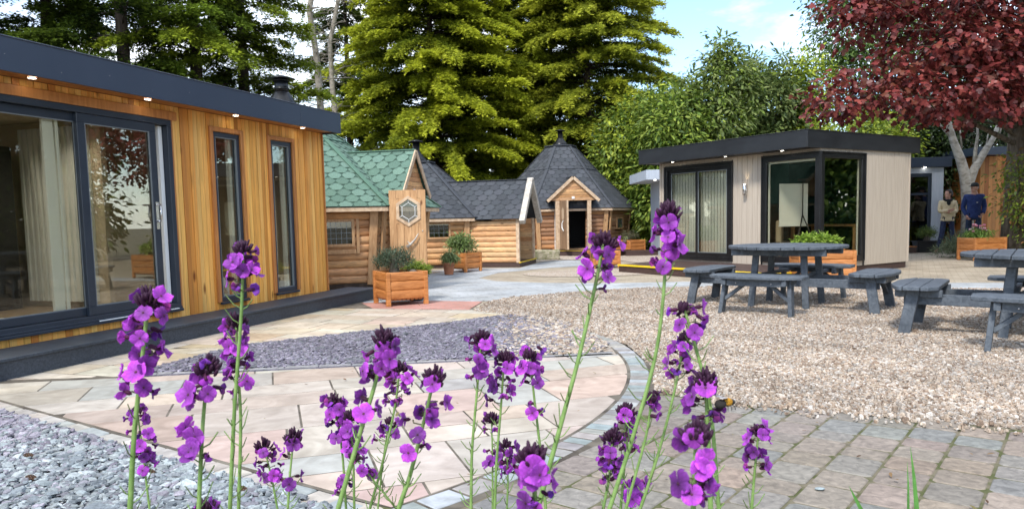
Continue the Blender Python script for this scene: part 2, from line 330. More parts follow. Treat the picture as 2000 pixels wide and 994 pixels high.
GR0 = [(.58, .49, .38), (.69, .62, .53), (.46, .36, .265), (.63, .54, .43), (.32, .235, .17), (.74, .70, .63), (.54, .44, .34), (.49, .46, .41)]
GR = [(r*1.0, g_*.97, b_*.96) for r, g_, b_ in GR0]
SLP = [(.22, .20, .26), (.30, .28, .35), (.17, .16, .21), (.36, .34, .41), (.26, .25, .29), (.20, .21, .23)]
SLG = [(.36, .42, .44), (.44, .50, .515), (.27, .31, .34), (.50, .555, .565), (.31, .34, .37), (.38, .425, .435), (.29, .29, .33), (.21, .245, .27)]
mg = cellmat('gravel base', [tuple(q*.6 for q in c) for c in GR], 55, .8); mgf = cellmat('fine far gravel', [tuple(q*.72 for q in c) for c in GR], 60, .3)
msp = cellmat('purple slate base', [tuple(q*.45 for q in c) for c in SLP], 35, .8); msg = cellmat('green slate base', [tuple(q*.28 for q in c) for c in SLG], 26, .8)  # slate bases darker than their chips: shade of the gaps put into the colour
earth = wood('bare earth and grass', (.07, .075, .035), (.20, .16, .11), (1, 1, 1), 4, .95, .5)
sheet('ground', [(-400, -120), (400, -120), (400, 600), (-400, 600)], -.05, earth)
tan = brickmat('tan block paving', (.33, .27, .20), (.40, .34, .26), (.22, .19, .13), .22, .11, .5)
sheet('paving', [(-9, 8.5), (18, 8.5), (18, 23.5), (3.5, 24), (-4.5, 24)], -.008, tan)
gpath = brickmat('grey stone path', (.33, .35, .37), (.42, .43, .44), (.22, .23, .23), .34, .16, -.3)
edge = [(-.50, 9.3), (-.36, 10.26), (0, 10.88), (.78, 11.32), (1.89, 11.85), (3.35, 11.85), (4.5, 11.45), (5.4, 11.05), (7, 10.6), (10, 10.4), (15, 10.4)]
sheet('path', [(-3.4, 10.6), (-.33, 10.45)]+edge[2:]+[(15, 11.2), (8, 11.4), (5.6, 11.95), (3.6, 12.85), (1.8, 12.85), (.6, 13.2), (-.3, 13.8), (-.65, 14.6), (-.3, 15.9), (.9, 17.2), (2.6, 17.9), (2.7, 19.6), (1.4, 20.1), (.75, 19.4), (.2, 17.35), (-1.1, 17.6), (-2.6, 16.5), (-2.2, 13.6)], -.004, gpath)
red = brickmat('red block paving', (.40, .19, .15), (.47, .24, .20), (.30, .23, .20), .2, .1, .2, .2)
sheet('red_paving', [(-1.85, 9.78), (-.56, 9.42), (-.42, 10.35), (-1.2, 10.6), (-2.15, 10.5)], 0.003, red)
def arc(cx, cy, r, a0, a1, n): return [(cx+r*math.cos(R(a0+(a1-a0)*i/n)), cy+r*math.sin(R(a0+(a1-a0)*i/n))) for i in range(n+1)]
inner_c = [(1.6+1.25*math.cos(a)*1.1, 15.3+.95*math.sin(a)) for a in np.linspace(0, 2*math.pi, 28, endpoint=False)]
tag(sheet('gravel_circle', inner_c, 0.0, mgf), kind='structure')
sheet('gravel_strip', [(-2.35, 10.75), (-1.9, 10.9), (-2.0, 12.9), (-2.1, 15.0), (-1.55, 16.6), (-2.6, 17.4), (-7, 16), (-7, 11.5)], 0.004, mgf)
sheet('gravel_verge', [(.72, 19.45), (1.4, 20.15), (2.75, 19.65), (3.1, 18.2), (4.4, 19.4), (4.6, 22.4), (3.2, 23.5), (.2, 22.5)], 0.004, mgf)
GRAVEL = [(.92, 4.80), (1.06, 4.63), (1.5, 4.33), (1.99, 4.09), (2.64, 3.79), (4.6, 2.9), (15, 2.9)]+edge[::-1]+[(-.07, 8.8), (.55, 8.3), (.75, 7.4), (1.02, 6.6), (1.06, 5.6)]
sheet('gravel', GRAVEL, 0.0, mg)
sheet('gravel_infill', [(.35, 6.05), (.86, 6.12), (.86, 6.9), (.72, 7.4), (.55, 8.3), (-.07, 8.8), (-.3, 8.5), (.1, 7.4)], .003, mg)
sheet('slate_bed', [(-3.0, 5.6), (.85, 6.1), (.3, 7.4), (-.1, 8.75), (-.75, 8.2), (-1.61, 7.7), (-2.6, 6.98)], .003, msp)
sheet('slate_chippings_bed', [(-9, 7.5), (-3.55, 4.95), (-.62, 3.0), (-.5, 2.4), (-9, 2.0)], -.004, msg)
joint = wood('mossy joint sand', (.065, .072, .022), (.14, .12, .08), (1, 1, 1), 9, .95, .5, lo=.42, hi=.58)
mortar = wood('paving joint mortar', (.05, .04, .03), (.16, .14, .11), (1, 1, 1), 5, .95, .3)
sheet('paving_bed', [(-1.6, 1.4), (16, 1.4), (16, 2.9), (4.6, 2.9), (2.64, 3.79), (1.5, 4.33), (.9, 4.9), (-.5, 3.1), (-.9, 2.4)], .0, joint)
sheet('patio_bed', [(-4.4, 5.2), (-3.5, 4.9), (-.6, 2.95), (-.3, 2.8), (.4, 3.6), (.9, 4.5), (1.06, 5.6), (1.0, 6.6), (.8, 7.4), (.3, 6.15), (-.2, 8.9), (-.6, 9.75), (-1.85, 9.8), (-2.2, 10.75), (-2.9, 10.0)], .001, mortar)
# ---- sandstone slabs
CC = (-3.20, 5.97); RI, RO = 4.07, 4.23
SAND = [(.66, .53, .45), (.66, .58, .50), (.60, .56, .50), (.54, .535, .50), (.66, .60, .52), (.64, .49, .42), (.67, .61, .54), (.56, .55, .52), (.66, .55, .48), (.64, .50, .44), (.67, .58, .52)]
WARM = [(.72, .62, .47), (.74, .66, .53), (.70, .57, .38), (.72, .66, .56), (.70, .56, .46), (.74, .68, .58), (.66, .58, .48)]
def slabs(name, region, ang, pal, rows, lens, gap=.007, z=0.0, jitter=.12, org=(0, 0)):
    mb = MB(); ca, sa = math.cos(ang), math.sin(ang)
    rg = [((x-org[0])*ca+(y-org[1])*sa, -(x-org[0])*sa+(y-org[1])*ca) for x, y in region]
    if area(rg) < 0: rg = rg[::-1]
    x0, x1 = min(p[0] for p in rg), max(p[0] for p in rg); y0, y1 = min(p[1] for p in rg), max(p[1] for p in rg)
    y = y0-random.uniform(0, .3); k = 0
    while y < y1:
        h = random.choice(rows); x = x0-random.uniform(0, .7)
        while x < x1:
            w = random.choice(lens)
            if random.random() < .25 and h > .4:
                cells = [(x, y, x+w, y+h/2), (x, y+h/2, x+w, y+h)]
            elif random.random() < .2 and w > .7:
                cells = [(x, y, x+w*.4, y+h), (x+w*.4, y, x+w, y+h)]
            else: cells = [(x, y, x+w, y+h)]
            for a, b, c, d in cells:
                p = clip_to([(a, b), (c, b), (c, d), (a, d)], rg)
                if len(p) < 3 or area(p) < .006: continue
                q = [(u*ca-v*sa+org[0], u*sa+v*ca+org[1]) for u, v in p]
                stone_tile(mb, q, z, random.uniform(.0025, .0045), jit(random.choice(pal), jitter), gap, .002, .002)
            x += w
        y += h
    return mb
circ = arc(CC[0], CC[1], RI+.012, -75, 75, 60)
reg = [(-6, 9)]+[(-6, -1)]+circ
reg = clip(circ+[(-8, 8), (-8, 2)], (-3.50, 4.96), (2.84, -1.95))            # above the bed edge
reg = clip(reg, (.76, 6.12), (-3.53, -.49))                                   # below the slate band
reg = clip(reg, (-3.91, 5.59), (-1.68*-1, 4.94*-1) if False else (-1.66, -4.91))   # right of the deck
def ccw(p): return p if area(p) > 0 else p[::-1]
patio = slabs('p', ccw(reg), R(18), SAND, (.34, .46, .56), (.40, .56, .72, .9, .62), .006)
o = patio.build('sandstone_patio', M['slab']); tag(o, kind='structure')
for rgn, sd in (([(-3.92, 5.60), (-2.98, 5.66), (-2.60, 6.90), (-3.47, 6.88)], 1), ([(-3.465, 6.89), (-2.6, 6.91), (-.05, 8.84), (-.5, 9.38), (-2.43, 9.93)], 2)):
    up = slabs('u', rgn, R(-19), WARM, (.3, .42, .36), (.4, .55, .7, .85), .008)
    o = up.build('sandstone_walk', M['slab']); tag(o, kind='structure')
# ---- sett ring, bed edging and slate band edging
mb = MB(); SET = [(.40, .45, .45), (.46, .50, .50), (.36, .40, .40), (.50, .53, .51), (.44, .42, .38), (.38, .36, .34)]
SETW = [(.50, .47, .41), (.44, .43, .40), (.52, .50, .45), (.40, .38, .34)]
a = -52.0
while a < 27:
    w = random.uniform(.085, .115) if a > -38 else random.uniform(.13, .2); da = math.degrees(w/RO); r0_, r1_ = RI+.02, RO+.01
    pts = [(CC[0]+r*math.cos(R(t)), CC[1]+r*math.sin(R(t))) for r, t in ((r0_, a), (r1_, a), (r1_, a+da), (r0_, a+da))]
    stone_tile(mb, ccw(pts), 0, random.uniform(.003, .006), jit(random.choice(SET if a < 5 else SETW), .16), .0085, .003, .012); a += da
p = np.array([-3.62, 5.02]); d = np.array([2.84, -1.95]); d /= np.linalg.norm(d); nn = np.array([d[1], -d[0]]); s = 0
while s < 3.75:
    w = random.uniform(.1, .24); q0 = p+d*s; q1 = p+d*(s+w); wd = .15
    stone_tile(mb, ccw([tuple(q0), tuple(q1), tuple(q1+nn*wd), tuple(q0+nn*wd)]), 0, random.uniform(.003, .006), jit(random.choice([(.62, .56, .49), (.56, .53, .48), (.60, .54, .48), (.50, .52, .50), (.64, .60, .53)]), .12), .006, .006, .02); s += w
p = np.array([-3.0, 5.66]); d = np.array([3.73, .50]); d /= np.linalg.norm(d); nn = np.array([-d[1], d[0]]); s = 0
while s < 3.8:
    w = random.uniform(.1, .3); q0 = p+d*s; q1 = p+d*(s+w); wd = .06
    stone_tile(mb, ccw([tuple(q0), tuple(q1), tuple(q1+nn*wd), tuple(q0+nn*wd)]), 0, random.uniform(.006, .012), jit((.44, .43, .43), .12), .004, .005, .02); s += w
pts = [(-.95, 3.35), (-.45, 2.93), (-.1, 2.6), (-.7, 2.3), (-1.05, 2.9)]
for rr in range(3):
    for k in range(9):
        c = np.array([-.70, 2.93])+np.array([.175*k-.15, -.05-.13*k+.0])*.8+np.array([-.10, -.14])*rr
        stone_tile(mb, ccw([tuple(c), tuple(c+[.13, -.09]), tuple(c+[.21, .03]), tuple(c+[.08, .12])]), 0, random.uniform(.006, .012), jit(random.choice(SET+SAND[2:4]), .12), .004, .006, .02)
o = mb.build('sett_edging', M['sett']); tag(o, kind='structure')
# ---- block paving bottom right
mb = MB(); ang = R(52); ca, sa = math.cos(ang), math.sin(ang)
BL = [(.40, .34, .28), (.42, .35, .285), (.37, .33, .28), (.38, .355, .31), (.36, .335, .30), (.41, .34, .285), (.325, .32, .30), (.44, .35, .275), (.38, .32, .285), (.39, .315, .27)]
region = ccw([(-.9, 1.4), (14, 1.4), (14, 2.92), (4.6, 2.92), (2.64, 3.80), (1.99, 4.10), (1.5, 4.34), (1.06, 4.64), (.93, 4.86)]+[p for p in arc(CC[0], CC[1], RO+.02, -17, -54, 14)])
v = -12
def concave_keep(q, tol=.0):
    cx = sum(a[0] for a in q)/len(q); cy = sum(a[1] for a in q)/len(q); return inpoly(np.array([(cx, cy)]), region)[0] and math.hypot(cx-CC[0], cy-CC[1]) > RO+.07
while v < 14:
    h = .205; u = -6+random.uniform(0, .3)
    while u < 14:
        w = random.choice((.16, .19, .2, .23, .26))
        q = [(u, v), (u+w, v), (u+w, v+h), (u, v+h)]; q = [(a*ca-b*sa, a*sa+b*ca) for a, b in q]
        u += w
        if not concave_keep(q): continue
        if math.hypot(q[0][0], q[0][1]) > 9 and random.random() < .0: continue
        c8 = []
        for i in range(4):      # knock the corners off
            A, B, Cc = q[i-1], q[i], q[(i+1) % 4]; la = math.hypot(A[0]-B[0], A[1]-B[1]); lc = math.hypot(Cc[0]-B[0], Cc[1]-B[1]); k = random.uniform(.012, .028)
            c8 += [(B[0]+(A[0]-B[0])*k/la, B[1]+(A[1]-B[1])*k/la), (B[0]+(Cc[0]-B[0])*k/lc, B[1]+(Cc[1]-B[1])*k/lc)]
        stone_tile(mb, c8, 0, random.uniform(.003, .006), jit(random.choice(BL), .09), .006, .004, .012)
    v += h
o = mb.build('block_paving', M['paver']); tag(o, kind='structure')
# ---- loose stones (uncountable)
def scatter(name, regs, dens, size, flat, pal, zb=0.0, weight=None, nsides=6, seed=1, pal2=None, mixf=None, lay=.25):
    g = np.random.default_rng(seed); P = []
    for poly, dn in zip(regs, dens):
        xs = [p[0] for p in poly]; ys = [p[1] for p in poly]; n = int((max(xs)-min(xs))*(max(ys)-min(ys))*dn)
        q = np.c_[g.uniform(min(xs), max(xs), n), g.uniform(min(ys), max(ys), n)]; q = q[inpoly(q, poly)]; P.append(q)
    P = np.vstack(P)
    P = P[(np.abs(P[:, 0]) < P[:, 1]*.74+.4)]
    if weight is not None: P = P[g.random(len(P)) < weight(P)]
    n = len(P); s = size*g.lognormal(0, .3, n); k = nsides
    a = g.uniform(0, 2*math.pi, n)[:, None]+np.linspace(0, 2*math.pi, k, endpoint=False)[None]+g.normal(0, .22, (n, k)); rad = s[:, None]*.5*(1+g.normal(0, .18, (n, k)))
    asp = g.uniform(.42, .85, n)[:, None]; lx = np.cos(a)*rad; ly = np.sin(a)*rad*asp
    th = g.uniform(0, 2*math.pi, n)[:, None]; x = lx*np.cos(th)-ly*np.sin(th); y = lx*np.sin(th)+ly*np.cos(th)
    hh = s*flat*g.uniform(.6, 1.3, n); tx, ty = g.normal(0, .17, n)[:, None], g.normal(0, .17, n)[:, None]
    zc = zb+hh*.35+g.uniform(0, 1, n)*size*lay
    z = zc[:, None]+x*tx+y*ty
    V0 = np.stack([P[:, 0:1]+x, P[:, 1:2]+y, z-hh[:, None]*.5], -1); V1 = np.stack([P[:, 0:1]+x*.78, P[:, 1:2]+y*.78, zc[:, None]+x*.78*tx+y*.78*ty+hh[:, None]*.5], -1)
    top = np.stack([P[:, 0], P[:, 1], zc+hh*.62], -1)[:, None, :]
    V = np.concatenate([V0, V1, top], 1).reshape(-1, 3); m = 2*k+1
    i = np.arange(k); j = (i+1) % k
    tri = np.concatenate([np.stack([i, j, k+j], 1), np.stack([i, k+j, k+i], 1), np.stack([k+i, k+j, np.full(k, 2*k)], 1)], 0)
    Fc = (np.arange(n)[:, None, None]*m+tri[None]).reshape(-1, 3)
    pc = np.array(pal)[g.integers(0, len(pal), n)]
    if pal2 is not None: q = np.array(pal2)[g.integers(0, len(pal2), n)]; w_ = g.random(n) < mixf(P); pc = np.where(w_[:, None], q, pc)
    pc = pc*g.uniform(.70, 1.28, n)[:, None]*(1+.10*np.sin(P[:, 0]*2.1+1.3*np.sin(P[:, 1]*1.7))*np.sin(P[:, 1]*2.7+P[:, 0])+.07*np.sin(P[:, 0]*6.3+P[:, 1]*5.1))[:, None]
    C = np.repeat(pc, len(tri), 0)
    o = npmesh(name, V, Fc, C, M['stone']); tag(o, kind='stuff'); return o
o = scatter('gravel_stones', [[p for p in GRAVEL]], [5200], .0200, .36, GR, .002, lambda P: np.clip(1.6-P[:, 1]/8.5, .12, 1)*(1.0-.0*P[:, 0]), seed=3, nsides=5)
tag(o, 'buff and cream gravel covering the ground round the picnic tables', 'gravel')
def mixw(P): return np.clip((P[:, 0]+.35)/.8, 0, 1)*.85
o = scatter('slate_chips', [[(-3.0, 5.72), (.72, 6.2), (.86, 6.6), (.72, 7.4), (.55, 8.25), (-.1, 8.78), (-.75, 8.18), (-1.61, 7.66), (-2.6, 6.94)]], [3600], .034, .16, SLP, .004, seed=5, lay=.45, pal2=GR, mixf=mixw)
tag(o, 'purple slate chippings in the curved band between the two areas of slabs', 'chippings')
def mixp(P): return np.clip((P[:, 1]-3.55)/1.2+(-P[:, 0]-2.2)*.25, .04, .8)
o = scatter('slate_chips', [[(-6.5, 6.4), (-3.6, 4.86), (-.75, 2.92), (-.7, 2.3), (-4, 2.0)]], [3500], .039, .16, SLG, .0, seed=6, lay=.5, pal2=[(.34, .32, .38), (.42, .40, .46), (.27, .25, .31)], mixf=mixp)
tag(o, 'pale blue green slate chippings filling the bottom left bed', 'chippings')
# stray pebbles washed onto the block paving along the gravel edge
g = np.random.default_rng(8)
o = scatter('stray_gravel', [[(.95, 4.75), (1.05, 4.45), (1.5, 4.15), (2.64, 3.6), (4.6, 2.7), (5.2, 2.9), (2.64, 3.95), (1.2, 4.75)]], [900], .02, .55, GR, .008, seed=9, nsides=5)
tag(o, 'loose gravel spilling over the edge of the block paving', 'gravel')

g = np.random.default_rng(77); n = 260; P = np.c_[g.uniform(-1.5, 6.5, n), g.uniform(2.6, 11, n), np.full(n, .022)]; dd = g.normal(0, 1, (n, 3)); dd[:, 2] = g.normal(0, .12, n); nr = g.normal(0, .2, (n, 3)); nr[:, 2] += 1
Cl = np.array([(.16, .08, .035), (.24, .15, .07), (.10, .055, .03), (.20, .17, .06)])[g.integers(0, 4, n)]; Ll = g.uniform(.015, .045, n)
o = leaves('fallen_leaves', P, dd, nr, Ll, Ll*.45, Cl, OVAL, M['leaf'], None, .3); tag(o, 'small brown fallen leaves and scraps scattered over the gravel and paving', 'leaves', kind='stuff')
# ================================================================ CEDAR GARDEN ROOM (left)
def frame_rect(mb, x0, x1, z0, z1, t, y0, y1, col=(1, 1, 1), mi=0):
    mb.box(x0, x1, y0, y1, z1-t, z1, col, mi); mb.box(x0, x1, y0, y1, z0, z0+t, col, mi)
    mb.box(x0, x0+t, y0, y1, z0+t, z1-t, col, mi); mb.box(x1-t, x1, y0, y1, z0+t, z1-t, col, mi)
def board_wall(mb, x0, x1, z0, z1, holes, y0, y1, bw, pal, gap=.006, jitter=.1, alt=0):
    x = x0
    while x < x1-.01:
        w = min(bw*random.uniform(.96, 1.04), x1-x); a, b = x+gap/2, x+w-gap/2
        c = jit(random.choice(pal), jitter); segs = [(z0, z1)]; rec = random.choice((0, 0, alt))
        for hx0, hx1, hz0, hz1 in holes:
            if b > hx0 and a < hx1:
                # narrow the board where it only grazes an opening
                if a < hx0 < b and hx0-a > bw*.3: mb.box(a, hx0, y0+rec, y1, hz0, hz1, c)
                if a < hx1 < b and b-hx1 > bw*.3: mb.box(hx1, b, y0+rec, y1, hz0, hz1, c)
                ns = []
                for s0, s1 in segs:
                    if hz0 > s0: ns.append((s0, min(s1, hz0)))
                    if hz1 < s1: ns.append((max(s0, hz1), s1))
                segs = ns
        for s0, s1 in segs:
            if s1-s0 > .005: mb.box(a, b, y0+rec, y1, s0, s1, c)
        x += w
TH = R(71.3)
CEDAR0 = [(.62, .285, .075), (.67, .33, .10), (.62, .275, .07), (.69, .355, .11), (.66, .32, .09), (.54, .22, .05), (.67, .32, .09), (.44, .165, .04), (.68, .34, .10), (.64, .29, .08), (.70, .375, .13), (.66, .31, .09)]
CEDAR = [(a*1.28, b*1.38, c*1.2) for a, b, c in CEDAR0]
cab = thing('garden_room', (-2.69, 10.74, 0), 'cedar clad garden room with anthracite fascia and big sliding glass door on the left', 'garden room', rz=TH)
mb = MB(); hd = (-6.2, -2.86, .26, 2.27); h1 = (-2.24, -1.76, .25, 2.22); h2 = (-1.19, -.72, .25, 2.22)
board_wall(mb, -7.2, 0, .10, 2.42, [hd, h1, h2], 0, .025, .068, CEDAR, .005, .12, .006)
mb.box(-7.2, -6.2, .026, .12, .1, 2.42, (.1, .08, .06))
for a, b in ((-6.2, -2.86), (-2.86, -2.24), (-2.24, -1.76), (-1.76, -1.19), (-1.19, -.72), (-.72, -.003)):
    if (a, b) in ((-6.2, -2.86), (-2.24, -1.76), (-1.19, -.72)): mb.box(a, b, .026, .12, .1, .25, (.25, .13, .05)); mb.box(a, b, .026, .12, 2.27, 2.42, (.25, .13, .05))
    else: mb.box(a, b, .026, .12, .1, 2.42, (.25, .13, .05))
mb.build('wall', M['cedar'], cab)
mb = MB(); c = CEDAR[1]
for k in range(30): w = .093; mb.box(0.0, .022, .003+k*w, .003+(k+1)*w-.006, .1, 2.42, jit(random.choice(CEDAR), .1))
mb.build('end_wall', M['cedar'], cab)
mb = MB(); mb.box(-7.2, -.01, 2.80-.02, 2.84, .1, 2.42); mb.box(-7.2, -7.14, .12, 2.78, .1, 2.42); mb.build('back_wall', M['room'], cab)
mb = MB(); mb.box(.024, .045, -.015, .03, .1, 2.42); mb.build('corner_trim', M['cedartrim'], cab, .003)
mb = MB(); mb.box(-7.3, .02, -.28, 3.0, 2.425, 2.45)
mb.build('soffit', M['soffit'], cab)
mb = MB(); mb.box(-7.5, -.92, -.31, -.29, 2.40, 2.67); mb.box(-.915, .05, -.31, -.29, 2.40, 2.67); mb.box(.03, .05, -.288, 3.05, 2.40, 2.67); mb.box(-7.5, .03, -.288, 3.05, 2.64, 2.665)
mb.box(-7.5, .052, -.318, -.25, 2.667, 2.678)
fa = mb.build('fascia', M['anth'], cab, .003)
mb = MB()
for k in range(14): mb.lathe([(.0035, 0), (.0025, .002)], 6, (0, 0, 0)); 
mb = MB()
for k in range(13): mb.ball((-6.4+k*.5, -.312, 2.47+.06*(k % 2)), (.0035, .0015, .0035), 6, 4)
mb.build('rivet', M['steel'], fa)
for x in (-5.8, -4.53, -3.28, -1.96, -.62):
    mb = MB(); mb.lathe([(.034, 0), (.048, -.006), (.034, -.009)], 18, (x, -.13, 2.424), cap=False, mi=0); mb.lathe([(.033, 0), (.033, -.002)], 18, (x, -.13, 2.422), mi=1, smooth=False)
    d = mb.build('downlight', [M['steel'], M['lamp']], cab)
# door surround, frames, panes
mb = MB(); mb.box(-6.3, -2.78, -.022, .0-.002, 2.27, 2.36); mb.box(-2.86, -2.835, -.012, -.001, .26, 2.27)
mb.build('door_trim', M['cedartrim'], cab, .004)
fr = MB(); frame_rect(fr, -6.2, -2.865, .262, 2.268, .06, -.02, .09); fr.box(-6.2, -2.865, -.05, .0, .235, .262); fr.box(-6.2, -2.865, -.035, -.021, .262, .285)
sd_ = fr.build('sliding_door', M['anthframe'], cab, .004)
def sash(name, x0, x1, z0, z1, y0, y1, t, mat, par, white_in=True, right=True, glass='glass', seal=True):
    f = MB(); frame_rect(f, x0, x1, z0, z1, t, y0, y1); f_ = f.build(name, mat, par, .004)
    g = MB(); g.box(x0+t, x1-t, (y0+y1)/2-.003, (y0+y1)/2+.003, z0+t, z1-t); g.build('pane', M[glass], f_)
    if seal:
        s = MB(); frame_rect(s, x0+t, x1-t, z0+t, z1-t, .009, y0+.004, (y0+y1)/2-.004); s.build('seal', M['seal'], f_)
    return f_
sash('sash', -6.14, -3.93, .325, 2.205, .035, .075, .075, M['anthframe'], sd_)
s2 = sash('sash', -4.02, -3.08, .325, 2.205, -.012, .030, .085, M['anthframe'], sd_)
mb = MB(); mb.box(-3.145, -3.105, -.020, -.012, 1.12, 1.40); mb.tube([(-3.125, -.02, 1.37), (-3.125, -.06, 1.37), (-3.20, -.075, 1.37)], .009, 8); mb.tube([(-3.125, -.02, 1.20), (-3.125, -.05, 1.2)], .012, 8)
mb.tube([(-3.125, -.06, 1.37), (-3.13, -.07, 1.26), (-3.125, -.05, 1.2)], .008, 8)
mb.build('door_handle', M['steel'], s2)
mb = MB(); mb.box(-3.065, -3.02, .077, .10, .33, 2.2); mb.box(-2.98, -2.93, .05, .10, .33, 2.2); mb.box(-4.30, -4.19, .078, .11, .33, 2.2); mb.box(-4.17, -4.14, .078, .10, .33, 2.2)
mb.box(-3.95, -2.93, -.052, -.038, .262, .272)
mb.build('white_liner', M['white'], sd_, .003)
for (a, b) in ((-2.235, -1.765), (-1.185, -.725)):
    t = MB(); t.box(a-.055, a-.001, -.030, -.001, .252, 2.275); t.box(b+.001, b+.055, -.030, -.001, .252, 2.275); t.box(a, b, -.030, -.001, 2.222, 2.275)
    w = sash('window', a, b, .252, 2.220, -.004, .06, .055, M['anthframe'], cab)
    t.build('window_trim', M['cedartrim'], w, .004)
    t = MB(); t.box(a-.01, b+.01, -.045, -.006, .225, .25); t.build('sill', M['anthframe'], w, .003)
    t = MB(); t.box(b-.12, b-.08, .062, .11, .3, 2.17); t.box(a+.055, a+.07, .062, .11, .3, 2.17); t.build('white_liner', M['white'], w)
# inside
mb = MB(); mb.box(-7.14, -.02, .12, 2.78, .2, .235); mb.build('floor', M['floorin'], cab)
mb = MB(); mb.box(-7.14, -.02, .12, 2.78, 2.38, 2.4); mb.box(-2.75, -2.68, 1.1, 2.78, .236, 2.379); mb.box(-7.14, -.02, 2.70, 2.778, .236, 2.379); mb.box(-.07, -.022, .122, 2.69, .236, 2.379); mb.build('ceiling', M['room'], cab)
for x, y in ((-5.3, 1.0), (-4.3, 1.2), (-3.3, 1.0), (-5.0, 2.2), (-3.8, 2.2), (-1.7, 1.1)):
    mb = MB(); mb.lathe([(.04, 0), (.04, -.004)], 14, (x, y, 2.378), smooth=False); mb.build('ceiling_light', M['lamp'], cab)
    ll = bpy.data.lights.new('ceiling_lamp', 'SPOT'); ll.energy = 15; ll.color = (1, .90, .74); ll.spot_size = R(150); ll.spot_blend = .6; ll.shadow_soft_size = .05
    lo_ = bpy.data.objects.new('ceiling_lamp', ll); COL.objects.link(lo_); lo_.parent = cab; lo_.location = (x, y, 2.36)
mb = MB(); x = 1.25
for k in range(24): mb.box(-2.80-.025*(k % 2), -2.755, x, x+.04, .3, 2.3); x += .042
mb.build('curtain', M['blind'], cab)
t = thing('dark_cupboard', (-2.69+.32*-3.55-.947*2.15, 10.74+.947*-3.55+.32*2.15, .236), 'tall black cupboard standing inside the cedar room behind the glass door', 'cupboard', rz=TH)
mb = MB(); mb.box(-.6, .55, 0, .5, 0, 1.85); mb.build('body', M['roomdark'], t, .01); mb = MB(); mb.box(-.58, -.02, -.02, -.002, .05, 1.8); mb.box(.0, .53, -.02, -.002, .05, 1.8); mb.build('door', M['plasticblack'], t, .005)
t = thing('dust_sheet', (-2.69+.32*-4.9-.947*.8, 10.74+.947*-4.9+.32*.8, .236), 'crumpled white dust sheet on the floor inside the sliding door', 'sheet', rz=TH)
g = np.random.default_rng(4); n = 40; xs = np.linspace(-.9, .9, n); ys = np.linspace(-.35, .5, 18)
V = []; 
for yy in ys:
    for xx in xs: V.append((xx, yy, .02+.10*abs(math.sin(xx*7+yy*5))*abs(math.cos(yy*9-xx*3))*(1-abs(xx)/1.0)+.02*g.random()))
V = np.array(V); Fc = np.array([(r*n+c, r*n+c+1, (r+1)*n+c+1, (r+1)*n+c) for r in range(17) for c in range(n-1)])
npmesh('cloth', V, Fc, np.full((len(Fc), 3), .7), M['leaf'], t, True)
# flue on the roof end
t = thing('chimney_flue', (-4.20, 13.3, 2.2), 'black metal flue with round cowl above the cedar garden room roof', 'chimney')
fx = AT(551, 198, 13.3); t.location = (fx[0], 13.3, fx[2]-.9)
mb = MB(); mb.lathe([(.36, .62), (.30, .78), (.14, 1.04), (.13, 1.05)], 24); mb.build('skirt', M['flue'], t)
mb = MB(); mb.lathe([(.12, 1.02), (.12, 1.27)], 20); mb.lathe([(.13, 1.10), (.135, 1.11), (.13, 1.12)], 20, cap=False); mb.build('pipe', M['flue'], t)
mb = MB(); mb.lathe([(.20, 1.27), (.235, 1.275), (.235, 1.285), (.06, 1.34), (.03, 1.345)], 24); mb.lathe([(.14, 1.24), (.15, 1.25), (.14, 1.26)], 20, cap=False); mb.build('cowl', M['flue'], t)
# deck step
t = thing('deck_step', (-2.69, 10.74, 0), 'long charcoal composite step along the front of the cedar room', 'step', rz=TH)
mb = MB(); mb.box(-7.2, .53, -.535, -.03, .145, .17); mb.build('top_board', M['deck'], t, .003)
mb = MB(); mb.box(-7.2, .515, -.515, -.50, .0, .143); mb.box(.50, .515, -.499, -.03, .0, .143); mb.build('riser', M['deck'], t)

# ================================================================ BEIGE GARDEN ROOM (right)
TB = math.atan2(.5432, .8396)   # local x along the right face
BC = (5.57, 13.42, 0)
b = thing('garden_room', BC, 'beige panelled garden room with black flat roof and glazed corner window', 'garden room', rz=TB)
# local: x along right face (0..2.9), y along left face (0..4.03), outside is y<0 and x<0
BE = [(.96, .96, .96), (1, 1, 1), (1.03, 1.02, 1.01)]
mb = MB(); board_wall(mb, 0, 2.9, .12, 2.29, [(-.1, 1.34, .23, 2.21)], 0, .03, .125, BE, .006, .015); mb.build('wall', M['beige'], b)
mb2 = MB(); board_wall(mb2, 0, 4.03, .12, 2.29, [(-.1, 1.24, .23, 2.21), (1.98, 3.87, .21, 2.19)], 0, .03, .125, BE, .006, .015)
mb2.v = [(y, x, z) for x, y, z in mb2.v]; mb2.f = [f[::-1] for f in mb2.f]; mb2.build('wall', M['beige'], b)
mb = MB(); mb.box(.0, 2.9, 4.0, 4.03, .12, 2.29); mb.box(2.87, 2.9, .03, 4.0, .12, 2.29); mb.build('back_wall', M['beige'], b)
mb = MB(); mb.box(2.902, 2.925, -.015, .02, .12, 2.29); mb.box(-.012, .012, 4.0, 4.045, .12, 2.29); mb.build('corner_trim', M['beige'], b)
mb = MB(); mb.box(.02, 2.88, .02, 4.0, .0, .118); mb.build('plinth', M['browndeck'], b)
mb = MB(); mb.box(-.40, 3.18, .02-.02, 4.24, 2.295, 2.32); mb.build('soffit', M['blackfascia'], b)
mb = MB(); mb.box(-.44, 3.22, -.04, -.015, 2.285, 2.585); mb.box(-.44, -.415, -.014, 4.26, 2.285, 2.585); mb.box(3.195, 3.22, -.014, 4.26, 2.285, 2.585); mb.box(-.414, 3.194, 4.235, 4.26, 2.285, 2.585); mb.box(-.41, 3.19, -.01, 4.23, 2.54, 2.57)
